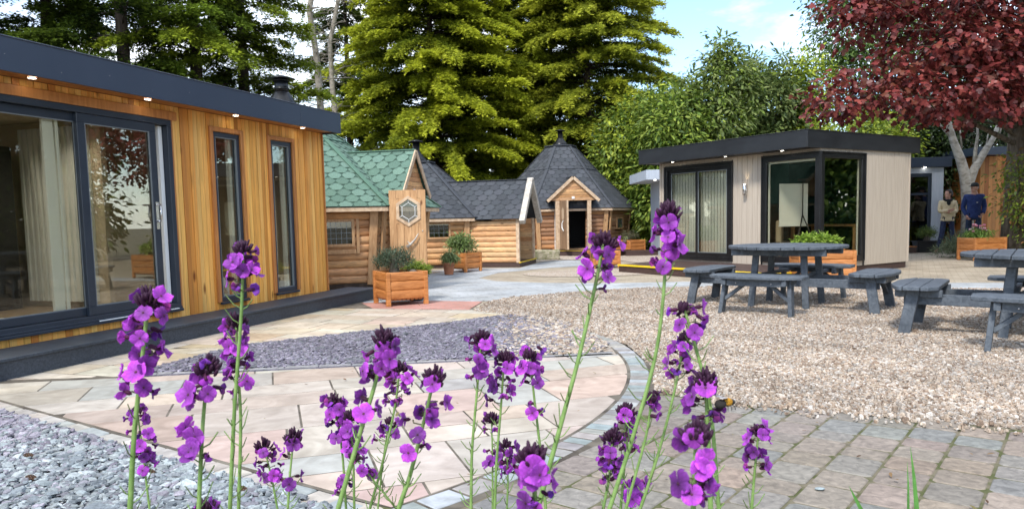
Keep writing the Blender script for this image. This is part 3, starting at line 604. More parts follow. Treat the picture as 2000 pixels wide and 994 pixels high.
mb.box(-.45, 3.23, -.05, -.0, 2.587, 2.60); mb.box(-.45, -.405, .001, 4.27, 2.587, 2.60)
mb.build('fascia', M['blackfascia'], b, .004)
for y in (.66, 3.45, 2.0):
    mb = MB(); mb.lathe([(.034, 0), (.05, -.006), (.034, -.009)], 18, (-.2, y, 2.293), cap=False); mb.lathe([(.033, 0), (.033, -.003)], 18, (-.2, y, 2.290), mi=1, smooth=False)
    mb.build('downlight', [M['steel'], M['lamp']], b)
SW = Matrix(((0, 1, 0, 0), (1, 0, 0, 0), (0, 0, 1, 0), (0, 0, 0, 1)))
def swapb(mb):
    mb.v = [(y, x, z) for x, y, z in mb.v]; mb.f = [f[::-1] for f in mb.f]; return mb
# corner window
cw = MB(); frame_rect(cw, .0, 1.335, .232, 2.208, .09, -.03, .04); q = MB(); frame_rect(q, .0, 1.235, .232, 2.208, .09, -.03, .04); swapb(q)
cw.add(q.v, q.f); cw.box(-.032, .08, -.032, .08, .225, 2.215); w = cw.build('corner_window', M['black'], b, .005)
mb = MB(); frame_rect(mb, -.03, 1.36, .21, 2.235, .024, -.045, -.002); q = MB(); frame_rect(q, -.03, 1.26, .21, 2.235, .024, -.045, -.002); swapb(q); mb.add(q.v, q.f); mb.box(1.345, 1.37, -.02, -.002, .12, .21); mb.box(-.02, -.002, 1.245, 1.27, .12, .21)
mb.build('window_trim', M['black'], w, .003)
mb = MB(); mb.box(.09, 1.245, .0, .006, .322, 2.118); q = MB(); q.box(.09, 1.145, .0, .006, .322, 2.118); swapb(q); mb.add(q.v, q.f); mb.build('pane', M['glass'], w)
mb = MB(); mb.box(1.25, 1.33, .045, .075, .3, 2.13); mb.box(.03, .1, .085, .1, .24, 2.13); q = MB(); q.box(1.13, 1.16, .045, .075, .3, 2.13); q.box(.1, 1.16, .045, .075, 2.08, 2.13); swapb(q); mb.add(q.v, q.f); mb.build('white_liner', M['white'], w)
# sliding door on the left face
q = MB(); frame_rect(q, 1.99, 3.86, .212, 2.188, .06, -.03, .05); frame_rect(q, 1.965, 3.885, .19, 2.212, .024, -.045, -.002); swapb(q); dd = q.build('sliding_door', M['black'], b, .004)
def bsash(y0, y1, xo):
    q = MB(); frame_rect(q, y0, y1, .272, 2.128, .075, xo, xo+.035); swapb(q); s = q.build('sash', M['black'], dd, .004)
    q = MB(); q.box(y0+.075, y1-.075, xo+.014, xo+.020, .347, 2.053); swapb(q); q.build('pane', M['glass'], s)
    q = MB(); frame_rect(q, y0+.075, y1-.075, .347, 2.053, .012, xo+.002, xo+.012); swapb(q); q.build('seal', M['seal'], s)
bsash(2.05, 2.98, -.01); bsash(2.90, 3.80, .03)
q = MB(); y = 2.08
while y < 3.78:
    q.add([(y, .12, .34), (y+.088, .135, .34), (y+.088, .135, 2.1), (y, .12, 2.1)], [(0, 1, 2, 3)]); y += .082
swapb(q); q.build('vertical_blind', M['blind'], dd)
# wall lamp
t = thing('wall_lamp', (0, 0, 0), 'small steel up and down lamp on the beige wall between door and window', 'wall lamp')
wl = Vector(BC)+Vector((math.cos(TB), math.sin(TB), 0))*-.0+Vector((-math.sin(TB), math.cos(TB), 0))*1.62; t.location = (wl.x, wl.y, 1.62); t.rotation_euler = (0, 0, TB)
mb = MB(); mb.lathe([(.035, -.11), (.038, -.108), (.038, .108), (.035, .11)], 20, (-.075, 0, 0)); mb.build('tube', M['steel'], t)
mb = MB(); mb.box(-.04, -.002, -.02, .02, -.025, .025); mb.build('bracket', M['steel'], t, .004)
mb = MB(); mb.lathe([(.028, .111), (.028, .113)], 14, (-.075, 0, 0)); mb.build('bulb', plain('warm lamp', (1, 1, 1), .4, emit=(1, .8, .5), es=3), t)
wlp = bpy.data.lights.new('wall_lamp_light', 'SPOT'); wlp.energy = .9; wlp.color = (1, .82, .55); wlp.spot_size = R(70); wlp.spot_blend = .8; wlp.shadow_soft_size = .03
wo = bpy.data.objects.new('wall_lamp_light', wlp); COL.objects.link(wo); wo.parent = t; wo.location = (-.06, 0, .14); wo.rotation_euler = (R(180), R(12), 0)
# inside
mb = MB(); mb.box(.06, 2.86, 3.9, 3.98, .15, 2.27); mb.box(2.78, 2.86, .06, 3.9, .15, 2.27); mb.box(.1, 1.6, 1.85, 1.9, .15, 2.27); mb.build('inner_wall', M['teal'], b)
mb = MB(); mb.box(.05, 2.86, .05, 3.9, .12, .15); mb.build('floor', M['floorin'], b)
mb = MB(); mb.box(.05, 2.86, .05, 3.9, 2.25, 2.28); mb.build('ceiling', M['room'], b)
def loc2(root, x, y, z=0): p = root.matrix_basis @ Vector((x, y, z)); return (p.x, p.y, p.z)
bpy.context.view_layer.update()
e = thing('easel', loc2(b, .55, .75, .15), 'black tripod easel standing inside the corner window', 'easel', rz=TB+R(-20))
for k, (dx, dy) in enumerate(((-.22, -.12), (.22, -.12), (0, .25))):
    mb = MB(); mb.tube([(0, 0, .95), (dx*1.5, dy*1.5, .0)], .013, 6); mb.build('leg', M['plasticblack'], e)
mb = MB(); mb.tube([(0, 0, .9), (0, 0, 1.65)], .012, 6); mb.box(-.1, .1, -.02, .02, 1.6, 1.64); mb.build('mast', M['plasticblack'], e)
e2 = thing('canvas', loc2(b, .42, .85, .15), 'white blank canvas board resting on the easel indoors', 'canvas', rz=TB+R(-20)); mb = MB(); mb.box(-.3, .3, 0, .03, .75, 1.55); mb.build('board', M['white'], e2); mb = MB(); mb.box(-.31, .31, -.004, .034, .735, .749); mb.build('frame', M['white'], e2)
e3 = thing('armchair', loc2(b, .95, 1.2, .15), 'pale padded armchair inside the garden room behind the easel', 'chair', rz=TB+.6)
mb = MB(); mb.box(-.33, .33, -.3, .3, .3, .42); mb.build('seat', M['room'], e3, .04, seg=3); mb = MB(); mb.box(-.33, .33, .24, .36, .4, .85); mb.build('backrest', M['room'], e3, .04, seg=3)
for sx in (-.28, .28):
    for sy in (-.25, .28): mb = MB(); mb.tube([(sx, sy, .3), (sx*1.1, sy*1.1, 0)], .018, 8); mb.build('leg', M['pine'], e3)
e4 = thing('desk', loc2(b, 2.2, 1.2, .15), 'light wooden desk against the far wall inside the garden room', 'desk', rz=TB)
mb = MB(); mb.box(-.4, .4, -.8, .8, .70, .74); mb.build('desktop', M['pine'], e4, .004)
for sx in (-.35, .35):
    for sy in (-.72, .72): mb = MB(); mb.box(sx-.03, sx+.03, sy-.03, sy+.03, 0, .698); mb.build('leg', M['pine'], e4)
e5 = thing('storage_box', loc2(b, .95, .3, .15), 'white plastic storage box on the floor inside the corner window', 'box', rz=TB+.2)
mb = MB(); mb.box(-.2, .2, -.14, .14, 0, .22); mb.build('body', M['white'], e5, .02, seg=2); mb = MB(); mb.box(-.21, .21, -.15, .15, .221, .245); mb.build('lid', M['white'], e5, .008)
# brown deck with yellow edging
t = thing('entrance_deck', BC, 'low brown composite deck with yellow edging before the beige room door', 'deck', rz=TB)
mb = MB(); y = -.35
for k in range(12): mb.box(-1.72+k*.142, -1.72+k*.142+.136, -.35, 3.5, .125, .15)
mb.build('decking', M['browndeck'], t)
mb = MB(); mb.box(-1.715, -1.695, -.345, 3.495, .0, .124); mb.box(-1.694, -.02, -.345, -.325, .0, .124); mb.box(-1.694, -.02, 3.475, 3.495, .0, .124); mb.build('riser', M['browndeck'], t)
mb = MB(); mb.box(-1.74, -1.69, -.36, 3.51, .151, .158); mb.box(-1.74, -1.722, -.36, 3.51, .125, .151); mb.box(-1.69, -.3, -.37, -.352, .125, .158); mb.build('nosing', M['yellow'], t)

# ================================================================ GREY GARDEN ROOMS behind
t = thing('garden_room', (9.0, 20.6, 0), 'pale grey garden room with dark fascia partly hidden behind the beige one', 'garden room', 'grey garden rooms at the back')
mb = MB(); mb.box(0, 1.95, 0, .05, 0, 2.3); mb.box(2.63, 2.95, 0, .05, 0, 2.3); mb.box(1.95, 2.63, 0, .05, 2.15, 2.3); mb.box(2.9, 2.95, .05, 2.5, 0, 2.3); mb.box(0, .05, .05, 2.5, 0, 2.3); mb.build('wall', M['greyclad'], t)
mb = MB(); mb.box(-.1, 3.1, -.12, 2.6, 2.31, 2.57); mb.build('fascia', M['anth'], t, .004)
mb = MB(); mb.lathe([(.032, 0), (.032, -.008)], 16, (2.4, -.05, 2.309), smooth=False); mb.build('downlight', M['lamp'], t)
f_ = sash('door', 1.96, 2.62, .06, 2.14, -.01, .04, .09, M['anthframe'], t, glass='glassdark', seal=False)
mb = MB(); mb.box(2.05, 2.53, -.008, .038, 1.55, 1.61); mb.build('transom', M['anthframe'], f_)
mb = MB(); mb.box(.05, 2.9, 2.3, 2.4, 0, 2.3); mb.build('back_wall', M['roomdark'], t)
t2 = thing('armchair', (11.1, 21.0, .02), 'yellow tub chair inside the grey garden room door', 'chair')
mb = MB(); mb.lathe([(.30, 0), (.33, .1), (.34, .38), (.30, .42)], 20); mb.build('seat', plain('mustard cloth', (.55, .40, .02), .9), t2)
mb = MB(); v = []; n = 18
for i in range(n+1):
    a = R(-20+220*i/n); v += [(.36*math.cos(a), .36*math.sin(a), .2), (.38*math.cos(a), .38*math.sin(a), .78), (.30*math.cos(a), .30*math.sin(a), .78), (.29*math.cos(a), .29*math.sin(a), .2)]
mb.add(v, [tuple(4*i+q for q in fc) for i in range(n) for fc in ((0, 4, 5, 1), (1, 5, 6, 2), (2, 6, 7, 3))], smooth=True); mb.build('backrest', bpy.data.materials['mustard cloth'], t2)
t = thing('garden_room', (4.25, 20.2, 0), 'grey garden room whose fascia end shows left of the beige room', 'garden room', 'grey garden rooms at the back')
mb = MB(); mb.box(0, 3.4, 0, .05, 0, 2.1); mb.box(0, .05, .05, 2.4, 0, 2.1); mb.build('wall', M['greyclad'], t)
mb = MB(); mb.box(-.62, 3.5, -.3, 2.5, 2.1, 2.36); mb.build('fascia', M['greyclad'], t, .004)
mb = MB(); mb.lathe([(.032, 0), (.032, -.008)], 16, (-.35, -.1, 2.099), smooth=False); mb.build('downlight', M['lamp'], t)
# ================================================================ CEDAR BUILDING far right
t = thing('summer_house', (14.6, 23.2, 0), 'orange cedar building with black window strip behind the ivy on the right', 'summer house')
mb = MB(); board_wall(mb, 0, 6, 0, 2.75, [(.75, 1.15, .3, 2.5), (1.9, 3.6, .1, 2.5)], 0, .04, .13, [(.50, .21, .06), (.42, .16, .045), (.55, .25, .08)], .006, .12); mb.box(-.02, 0, 0, 3, 0, 2.75, (.4, .15, .04)); mb.build('wall', M['cedar'], t)
mb = MB(); mb.box(-.4, 6.4, -.5, 3.2, 2.76, 3.0); mb.build('fascia', M['anth'], t, .004)
for a, b_ in ((.75, 1.15), (1.9, 3.6)): sash('window', a, b_, .3 if a < 1 else .1, 2.5, -.01, .04, .07, M['anthframe'], t, glass='glassdark', seal=False)
mb = MB(); mb.lathe([(.05, 0), (.05, -.012)], 16, (.7, -.25, 2.758), smooth=False); mb.build('downlight', M['lamp'], t)
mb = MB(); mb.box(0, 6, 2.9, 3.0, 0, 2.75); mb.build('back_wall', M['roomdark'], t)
# ================================================================ HEXAGONAL LOG CABINS
LOGC0 = [(.62, .36, .185), (.66, .41, .22), (.56, .31, .15), (.68, .44, .25), (.60, .35, .17), (.52, .27, .125), (.64, .38, .20)]
LOGC = [(a*1.12, b*1.08, c) for a, b, c in LOGC0]
LOGD = [(.34, .175, .09), (.40, .22, .12), (.30, .145, .07), (.44, .25, .14)]
def logs(mb, x0, x1, z0, z1, holes, dia=.135, y=0, lean=0, pal=LOGC, bulge=.038):
    z = z0; row = 0
    while z < z1-.02:
        h = min(dia, z1-z); segs = [(x0, x1)]
        for a, b, c, d in holes:
            if z+h*.6 > c and z+h*.4 < d:
                ns = []
                for s0, s1 in segs:
                    if a > s0: ns.append((s0, min(s1, a)))
                    if b < s1: ns.append((max(s0, b), s1))
                segs = [q for q in ns if q[1]-q[0] > .01]
        for s0, s1 in segs:
            col = jit(random.choice(pal), .1); n = 6; v = []
            for xx in (s0, s1):
                for i in range(n+1):
                    a = math.pi*i/n; zz = z+h*(1-math.cos(a))/2; v.append((xx, y-bulge*math.sin(a)-lean*(zz-z0), zz))
                v.append((xx, y+.05-lean*(z+h-z0), z+h)); v.append((xx, y+.05-lean*(z-z0), z))
            m = n+3; f = [(i, m+i, m+i+1, i+1) for i in range(n)]+[(n, m+n, m+n+1, n+1), (n+2, m+n+2, m, 0), (n+1, m+n+1, m+n+2, n+2), tuple(range(m-1, -1, -1)), tuple(range(m, 2*m))]
            mb.add(v, f, col, 0, False)
        z += dia; row += 1
def shingle_face(mb, A, B, C_, D_, pal, base, tw=.2, th=.15, lift=.01, dark=.8, off=0):
    """A,B bottom left/right, C,D top right/left (world or local 3d)"""
    A, B, C_, D_ = map(Vector, (A, B, C_, D_)); x = (B-A).normalized(); n = x.cross((D_-A)).normalized(); y = n.cross(x)
    P2 = [((p-A).dot(x), (p-A).dot(y)) for p in (A, B, C_, D_)]; 
    P2 = [P2[i] for i in range(4) if i == 0 or (abs(P2[i][0]-P2[i-1][0])+abs(P2[i][1]-P2[i-1][1])) > 1e-4]
    if area(P2) < 0: P2 = P2[::-1]
    q = shrink(P2, .001)
    mb.add([A, B, C_, D_], [(0, 1, 2, 3)], base)
    y0 = min(p[1] for p in P2); y1 = max(p[1] for p in P2); x0 = min(p[0] for p in P2); x1 = max(p[0] for p in P2)
    r = 0; yy = y0-th*.3
    while yy < y1:
        xx = x0-tw*1.5+(tw*.5 if r % 2 else 0)+off
        while xx < x1+tw:
            # hexagonal tab: wide in the middle, narrow at top and bottom
            hx = [(xx+tw*.24, yy), (xx+tw*.76, yy), (xx+tw*1.0, yy+th*.62), (xx+tw*.76, yy+th*1.22), (xx+tw*.24, yy+th*1.22), (xx, yy+th*.62)]
            p = clip_to(hx, P2)
            if len(p) >= 3 and area(p) > 1e-4:
                v = []; 
                for a, b in p:
                    k = 1-(b-yy)/(th*1.25); v.append(A+x*a+y*b+n*(.003+lift*max(0, k)))
                mb.add(v, [tuple(range(len(v)))], jit(random.choice(pal), .06))
            xx += tw
        yy += th; r += 1
def hexpt(c, r, a, z): return (c[0]+r*math.cos(a), c[1]+r*math.sin(a), z)
def roof_hex(root, c, phi, Re, ze, Rt, zt, pal, base, strip, matn, tw, th, faces=range(6), mid=None):
    """phi: angle of the first corner; profile may break at mid=(r,z)"""
    mb = MB(); prof = [(Re, ze)]+([mid] if mid else [])+[(Rt, zt)]
    for k in faces:
        a0, a1 = phi+k*math.pi/3, phi+(k+1)*math.pi/3
        for (r0, z0), (r1, z1) in zip(prof[:-1], prof[1:]):
            shingle_face(mb, hexpt(c, r0, a0, z0), hexpt(c, r0, a1, z0), hexpt(c, r1, a1, z1), hexpt(c, r1, a0, z1), pal, base, tw, th, off=random.uniform(0, tw))
    mb.build('roof', matn, root)
    mb = MB()
    for k in range(6):
        a = phi+k*math.pi/3
        for (r0, z0), (r1, z1) in zip(prof[:-1], prof[1:]):
            mb.bar(hexpt(c, r0+.02, a, z0+.014), hexpt(c, r1, a, z1+.014), .10, .012, strip)
        a1 = a+math.pi/3
        if mid: mb.bar(hexpt(c, mid[0]+.012, a, mid[1]+.012), hexpt(c, mid[0]+.012, a1, mid[1]+.012), .03, .02, strip)
        mb.bar(hexpt(c, Rt+.02, a, zt+.02), hexpt(c, Rt+.02, a1, zt+.02), .10, .03, strip)
    mb.build('hip_strip', matn, root)
    mb = MB()
    for k in range(6):
        a, a1 = phi+k*math.pi/3, phi+(k+1)*math.pi/3
        mb.bar(hexpt(c, Re-.03, a, ze-.045), hexpt(c, Re-.03, a1, ze-.045), .022, .07)
    mb.build('eave_board', M['pinepale'], root)
def flue_small(root, c, z, s=1.0):
    f = MB(); f.lathe([(.30*s, 0), (.22*s, .12*s), (.10*s, .26*s), (.085*s, .30*s), (.08*s, .30*s), (.08*s, .5*s)], 18, (c[0], c[1], z)); f.lathe([(.16*s, .5*s), (.17*s, .51*s), (.16*s, .525*s), (.02, .56*s)], 18, (c[0], c[1], z)); return f.build('flue', M['flue'], root)
def face_frame(c, phi, k, R_): # corner k to k+1; returns origin (left corner seen from outside), x dir, outward normal, width
    a0, a1 = phi+k*math.pi/3, phi+(k+1)*math.pi/3; p0 = Vector(hexpt(c, R_, a0, 0)); p1 = Vector(hexpt(c, R_, a1, 0)); x = (p1-p0).normalized(); o = Vector((x.y, -x.x, 0)); return p0, x, o, (p1-p0).length
def fxf(p0, x, o): # local (x, -outward, z) -> parent
    return Matrix(((x.x, -o.x, 0, p0.x), (x.y, -o.y, 0, p0.y), (0, 0, 1, 0), (0, 0, 0, 1)))
def log_face(root, c, phi, k, Rw, z0, z1, holes, lean, dia=.135, pal=LOGC):
    p0, x, o, w = face_frame(c, phi, k, Rw); mb = MB(); logs(mb, .0, w, z0, z1, holes, dia, 0, lean, pal); X = fxf(p0, x, o); mb.build('log_wall', M['log'], root, xf=X); return X, w
def corner_posts(root, c, phi, Rw, z0, z1, lean, ks, mat):
    for k in ks:
        a = phi+k*math.pi/3
        for s in (-1, 1):
            b = a+s*.045; mb = MB(); h = z1-z0; d = Vector((math.cos(a+s*R(30)), math.sin(a+s*R(30)), 0))
            p = Vector(hexpt(c, Rw+.03, b, z0)); q = Vector(hexpt(c, Rw+.03+lean*h*1.1, b, z1)); mb.bar(p, q, .13, .035, up=d); mb.build('corner_board', mat, root)
def small_window(root, X, x0, x1, z0, z1, y=-.055, trim='pine', nx=4, nz_=2, curtain=False):
    mb = MB(); frame_rect(mb, x0, x1, z0, z1, .045, y, y+.06); w = mb.build('window', M[trim], root, xf=X)
    mb = MB(); mb.box(x0+.045, x1-.045, y+.02, y+.026, z0+.045, z1-.045); mb.build('pane', M['glassdark'], w, xf=X)
    mb = MB(); a, b, c_, d = x0+.045, x1-.045, z0+.045, z1-.045
    for i in range(1, nx): xx = a+(b-a)*i/nx; mb.box(xx-.003, xx+.003, y+.013, y+.019, c_, d)
    for i in range(1, nz_): zz = c_+(d-c_)*i/nz_; mb.box(a, b, y+.011, y+.0125, zz-.003, zz+.003)
    mb.build('leading', M['seal'], w, xf=X)
    return w
# ---------------- green roofed cabin
GC = (-4.0, 14.3); PG = R(-43)
t = thing('grill_cabin', (*GC, 0), 'log cabin with green hexagon shingle roof and open plank door', 'log cabin')
c0 = (0, 0); GRN = [(.095, .165, .125), (.11, .185, .14), (.085, .15, .112), (.118, .195, .15)]
roof_hex(t, c0, PG, 2.70, 1.40, .30, 3.08, GRN, (.045, .090, .065), (.085, .165, .115), M['shingle'], .235, .165, mid=(.90, 2.66))
Rw = 2.24; LN = .12
for k in range(6):
    holes = []
    # face k runs from corner k to k+1 ; k=0 is the door face, k=5 the front window face
    if k == 0: holes = [(.40, 1.5, .12, 1.62)]
    if k == 5: holes = [(1.41, 1.89, .78, 1.17)]
    X, w = log_face(t, c0, PG, k, Rw, .10, 1.36, holes, LN)
    if k == 0: X0 = X
    if k == 5: X5 = X
corner_posts(t, c0, PG, Rw, .08, 1.40, LN, (0, 1, 5), M['pine'])
small_window(t, X5, 1.39, 1.91, .74, 1.20, y=-.17, nx=5, nz_=4)
mb = MB(); mb.box(1.94, 1.99, -.16, -.10, .62, 1.24); mb.box(1.3, 1.93, -.15, -.09, .62, .69); mb.build('shutter_board', M['pine'], t, xf=X5)
mb = MB()
for k in range(6): mb.bar(hexpt(c0, Rw+.02, PG+k*math.pi/3, .05), hexpt(c0, Rw+.02, PG+(k+1)*math.pi/3, .05), .09, .1)
mb.build('base_beam', M['barkdark'], t)
mb = MB(); mb.prism([hexpt(c0, Rw-.05, PG+k*math.pi/3, 0)[:2] for k in range(6)], .06, .1); mb.build('floor', M['floorin'], t)
flue_small(t, (0, 0), 3.06, .5)
def dormer(root, X, xc, hw, ze, zr, yo, yb, pal, base, strip, tw, th, infill='pine', matb='pinepale', frame=True):
    """gabled porch roof in face coordinates; yo is how far it sticks out (negative y), yb where it dies into the roof"""
    mb = MB()
    shingle_face(mb, (xc-hw, yb, ze), (xc-hw, yo, ze), (xc, yo, zr), (xc, yb, zr), pal, base, tw, th)
    shingle_face(mb, (xc+hw, yo, ze), (xc+hw, yb, ze), (xc, yb, zr), (xc, yo, zr), pal, base, tw, th)
    mb.box(xc-.04, xc+.04, yo-.01, yb, zr+.0, zr+.02, strip)
    d = mb.build('dormer_roof', M['shingle'], root, xf=X)
    mb = MB(); mb.bar((xc-hw-.02, yo-.012, ze-.04), (xc-.005, yo-.012, zr-.03), .022, .09); mb.bar((xc+hw+.02, yo-.012, ze-.04), (xc+.005, yo-.012, zr-.03), .022, .09); mb.build('barge_board', M[matb], d, xf=X)
    mb = MB(); z = ze-.02; k = 0
    while z < zr-.1:
        h = .085; a = (hw-.06)*(1-(z-ze+.02)/(zr-ze)); b = max(.01, (hw-.06)*(1-(z+h-ze+.02)/(zr-ze)))
        mb.add([(xc-a, yo+.06, z), (xc+a, yo+.06, z), (xc+b, yo+.05, z+h-.006), (xc-b, yo+.05, z+h-.006)], [(0, 1, 2, 3)], jit(random.choice(LOGC), .12)); z += h
    mb.build('gable_panel', M['log'], d, xf=X)
    mb = MB(); mb.box(xc-.04, xc+.04, yo+.035, yo+.045, ze+.03, ze+.10); mb.build('number_plate', M['white'], d, xf=X)
    return d
dormer(t, X0, .95, .70, 1.62, 2.42, -.46, 1.5, GRN, (.045, .090, .065), (.085, .165, .115), .235, .165)
mb = MB()
for xx in (.38, 1.50): mb.box(xx-.05, xx+.05, -.34, -.24, .1, 1.68)
mb.box(.43, 1.45, -.34, -.24, 1.58, 1.66); mb.build('door_frame', M['pine'], t, xf=X0, bevel=.004)
for a_ in (.38, 1.46): mb = MB(); mb.box(a_, a_+.04, -.24, .1, .1, 1.68); mb.build('porch_side', M['pine'], t, xf=X0)
# open door leaf, seen flat on
dl_ = bpy.data.objects.new('door', None); link(dl_, t)
hp = AT(763, 500, 12.45); gp = Vector((hp[0]-GC[0], hp[1]-GC[1], .16)); dl_.location = gp; dl_.rotation_euler = (0, 0, R(-6))
mb = MB(); x = 0
hexw = [(.33+.175*math.cos(R(90+60*i)), 1.15+.20*math.sin(R(90+60*i))) for i in range(6)]
for k in range(5):
    w = .124
    for (a, b) in ((0, .94), (1.36, 1.50)): mb.box(x+.002, x+w-.002, 0, .04, a, b, jit((1, 1, 1), .06))
    x += w
for (a, b) in ((.002, .13), (.53, .618)): mb.box(a, b, 0, .04, .94, 1.36)
# hexagonal opening filled round by corner pieces
rectp = [(.13, .94), (.53, .94), (.53, 1.36), (.13, 1.36)]
hx = sorted(hexw, key=lambda p: math.atan2(p[1]-1.15, p[0]-.33)); n = 24
ou = []; 
for i in range(n):
    a = 2*math.pi*i/n; ca_, sa_ = math.cos(a), math.sin(a); s = min(.2/max(abs(ca_), 1e-6), .21/max(abs(sa_), 1e-6)); ou.append((.33+s*ca_, 1.15+s*sa_))
inn = []
for i in range(n):
    a = 2*math.pi*i/n; k6 = (a-R(30)) % R(60)-R(30); s = .16/math.cos(k6); inn.append((.33+s*math.cos(a), 1.15+s*1.12*math.sin(a)))
v = [(a, 0, b) for a, b in ou]+[(a, 0, b) for a, b in inn]+[(a, .04, b) for a, b in ou]+[(a, .04, b) for a, b in inn]
mb.add(v, [(i, (i+1) % n, n+(i+1) % n, n+i) for i in range(n)]+[(2*n+i, 3*n+i, 3*n+(i+1) % n, 2*n+(i+1) % n) for i in range(n)]+[(n+i, n+(i+1) % n, 3*n+(i+1) % n, 3*n+i) for i in range(n)])
mb.build('plank_leaf', M['pine'], dl_)
mb = MB(); o6 = []; i6 = []
for i in range(6):
    a = R(90+60*i); o6.append((.33+.235*math.cos(a), 1.15+.255*math.sin(a))); i6.append((.33+.18*math.cos(a), 1.15+.20*math.sin(a)))
v = [(a, y, b) for y in (-.02, .0) for a, b in o6+i6]
f = []
for i in range(6): j = (i+1) % 6; f += [(i, j, 6+j, 6+i), (i, 12+i, 12+j, j), (6+i, 6+j, 18+j, 18+i)]
mb.add(v, f); mb.build('window_frame', M['pinepale'], dl_)
mb = MB(); mb.add([(a, .012, b) for a, b in i6], [(5, 4, 3, 2, 1, 0)]); mb.build('pane', M['glassdark'], dl_)
mb = MB()
for i in range(6):
    a = i6[i]; c_ = ((i6[i][0]-.33)*.62+.33, (i6[i][1]-1.15)*.62+1.15); d_ = ((i6[(i+1) % 6][0]-.33)*.62+.33, (i6[(i+1) % 6][1]-1.15)*.62+1.15)
    j = (i+1) % 6; k_ = .70; q_ = lambda p: ((p[0]-.33)*k_+.33, .004, (p[1]-1.15)*k_+1.15)
    mb.bar(q_(i6[i]), q_(i6[j]), .006, .006, up=(0, 1, 0)); mb.bar(q_(i6[i]), (i6[i][0], .004, i6[i][1]), .005, .005, up=(0, 1, 0))
mb.build('leading', M['white'], dl_)
mb = MB(); mb.tube([(.30, -.05, .56), (.36, -.06, .60), (.44, -.06, .68), (.50, -.05, .78)], [.030, .020, .014, .006], 8); mb.tube([(.36, -.06, .60), (.31, -.05, .65)], [.014, .006], 6); mb.tube([(.40, -.055, .635), (.40, 0, .635)], .008, 6); mb.build('antler_handle', M['greytrim'], dl_)
mb = MB(); mb.ball((.56, -.006, .82), .012, 8, 6); mb.build('knob', M['greytrim'], dl_)

# ---------------- dark roofed cabin with extension
DK = [(.047, .052, .060), (.056, .061, .070), (.041, .045, .052), (.062, .067, .077)]; DKB = (.036, .040, .046); DKS = (.05, .055, .064)
C2 = (-2.4, 19.4); P2_ = R(-45)
t = thing('grill_cabin', (*C2, 0), 'dark shingled log cabin with a long gabled extension in the middle', 'log cabin')
roof_hex(t, c0, P2_, 2.2, 1.19, .42, 2.62, DK, DKB, DKS, M['shingle'], .25, .17)
for k in range(6):
    holes = [(.92, 1.44, .72, 1.08)] if k == 5 else []
    X, w = log_face(t, c0, P2_, k, 1.88, .08, 1.2, holes, .08)
    if k == 5: XW = X
corner_posts(t, c0, P2_, 1.88, .06, 1.2, .08, (0, 5), M['pine'])
small_window(t, XW, .90, 1.46, .70, 1.10, y=-.12, nx=4, nz_=3)
mb = MB(); mb.prism([hexpt(c0, 1.86, P2_+k*math.pi/3, 0)[:2] for k in range(6)], .0, .08); mb.build('plinth', M['browndeck'], t)
flue_small(t, (0, 0), 2.60, 1.12)
# extension, local frame: x along the front, y back
ex = Vector((.966, -.259, 0)); ey = Vector((.259, .966, 0)); eo = Vector((-1.06-C2[0], 18.06-C2[1], 0))
XE = Matrix(((ex.x, ey.x, 0, eo.x), (ex.y, ey.y, 0, eo.y), (0, 0, 1, 0), (0, 0, 0, 1)))
mb = MB(); logs(mb, .0, 1.28, .10, 1.12, [], .125, 0, 0); mb.build('log_wall', M['log'], t, xf=XE)
for a_, b_ in ((1.23, -.05), (1.23, 1.50), (-.03, -.06)): mb = MB(); mb.box(a_, a_+.08, b_, b_+.08, .1, 1.15); mb.build('post', M['pinepale'], t, xf=XE)
mb = MB()
for k in range(9): mb.box(.62, 1.26, 1.50, 1.53, .10+k*.115, .10+k*.115+.112, jit(random.choice(LOGC), .1))
for k in range(12): mb.box(.60, .62, .06+k*.12, .06+k*.12+.117, .1, 1.9-abs(k-5.5)*.12, jit(random.choice(LOGC), .1))
mb.build('porch_wall', M['log'], t, xf=XE)
mb = MB(); mb.box(-.3, 1.30, 1.54, 1.56, .1, 1.12); mb.build('back_wall', M['pine'], t, xf=XE)
mb = MB(); shingle_face(mb, (-.6, -.14, 1.14), (1.40, -.14, 1.14), (1.40, .77, 2.10), (-1.2, .77, 2.10), DK, DKB, .25, .17); shingle_face(mb, (1.40, 1.68, 1.14), (-1.2, 1.68, 1.14), (-1.2, .77, 2.10), (1.40, .77, 2.10), DK, DKB, .25, .17)
mb.bar((-.35, -.02, 1.26), (-.95, .62, 1.98), .12, .02, DKS); mb.box(-1.2, 1.40, .72, .82, 2.10, 2.115, DKS); mb.build('extension_roof', M['shingle'], t, xf=XE)
mb = MB(); mb.bar((1.42, -.17, 1.06), (1.42, .77, 2.10), .12, .13, up=(1, 0, 0), w2=.12); mb.bar((1.42, 1.71, 1.06), (1.42, .77, 2.10), .12, .13, up=(1, 0, 0)); mb.build('barge_board', M['greytrim'], t, xf=XE)
mb = MB(); mb.box(-.02, 1.33, -.09, 1.6, .0, .095); mb.build('base', M['browndeck'], t, xf=XE)
mb = MB(); mb.box(1.30, 1.345, -.09, 1.61, .096, .115); mb.build('nosing', M['yellow'], t, xf=XE)
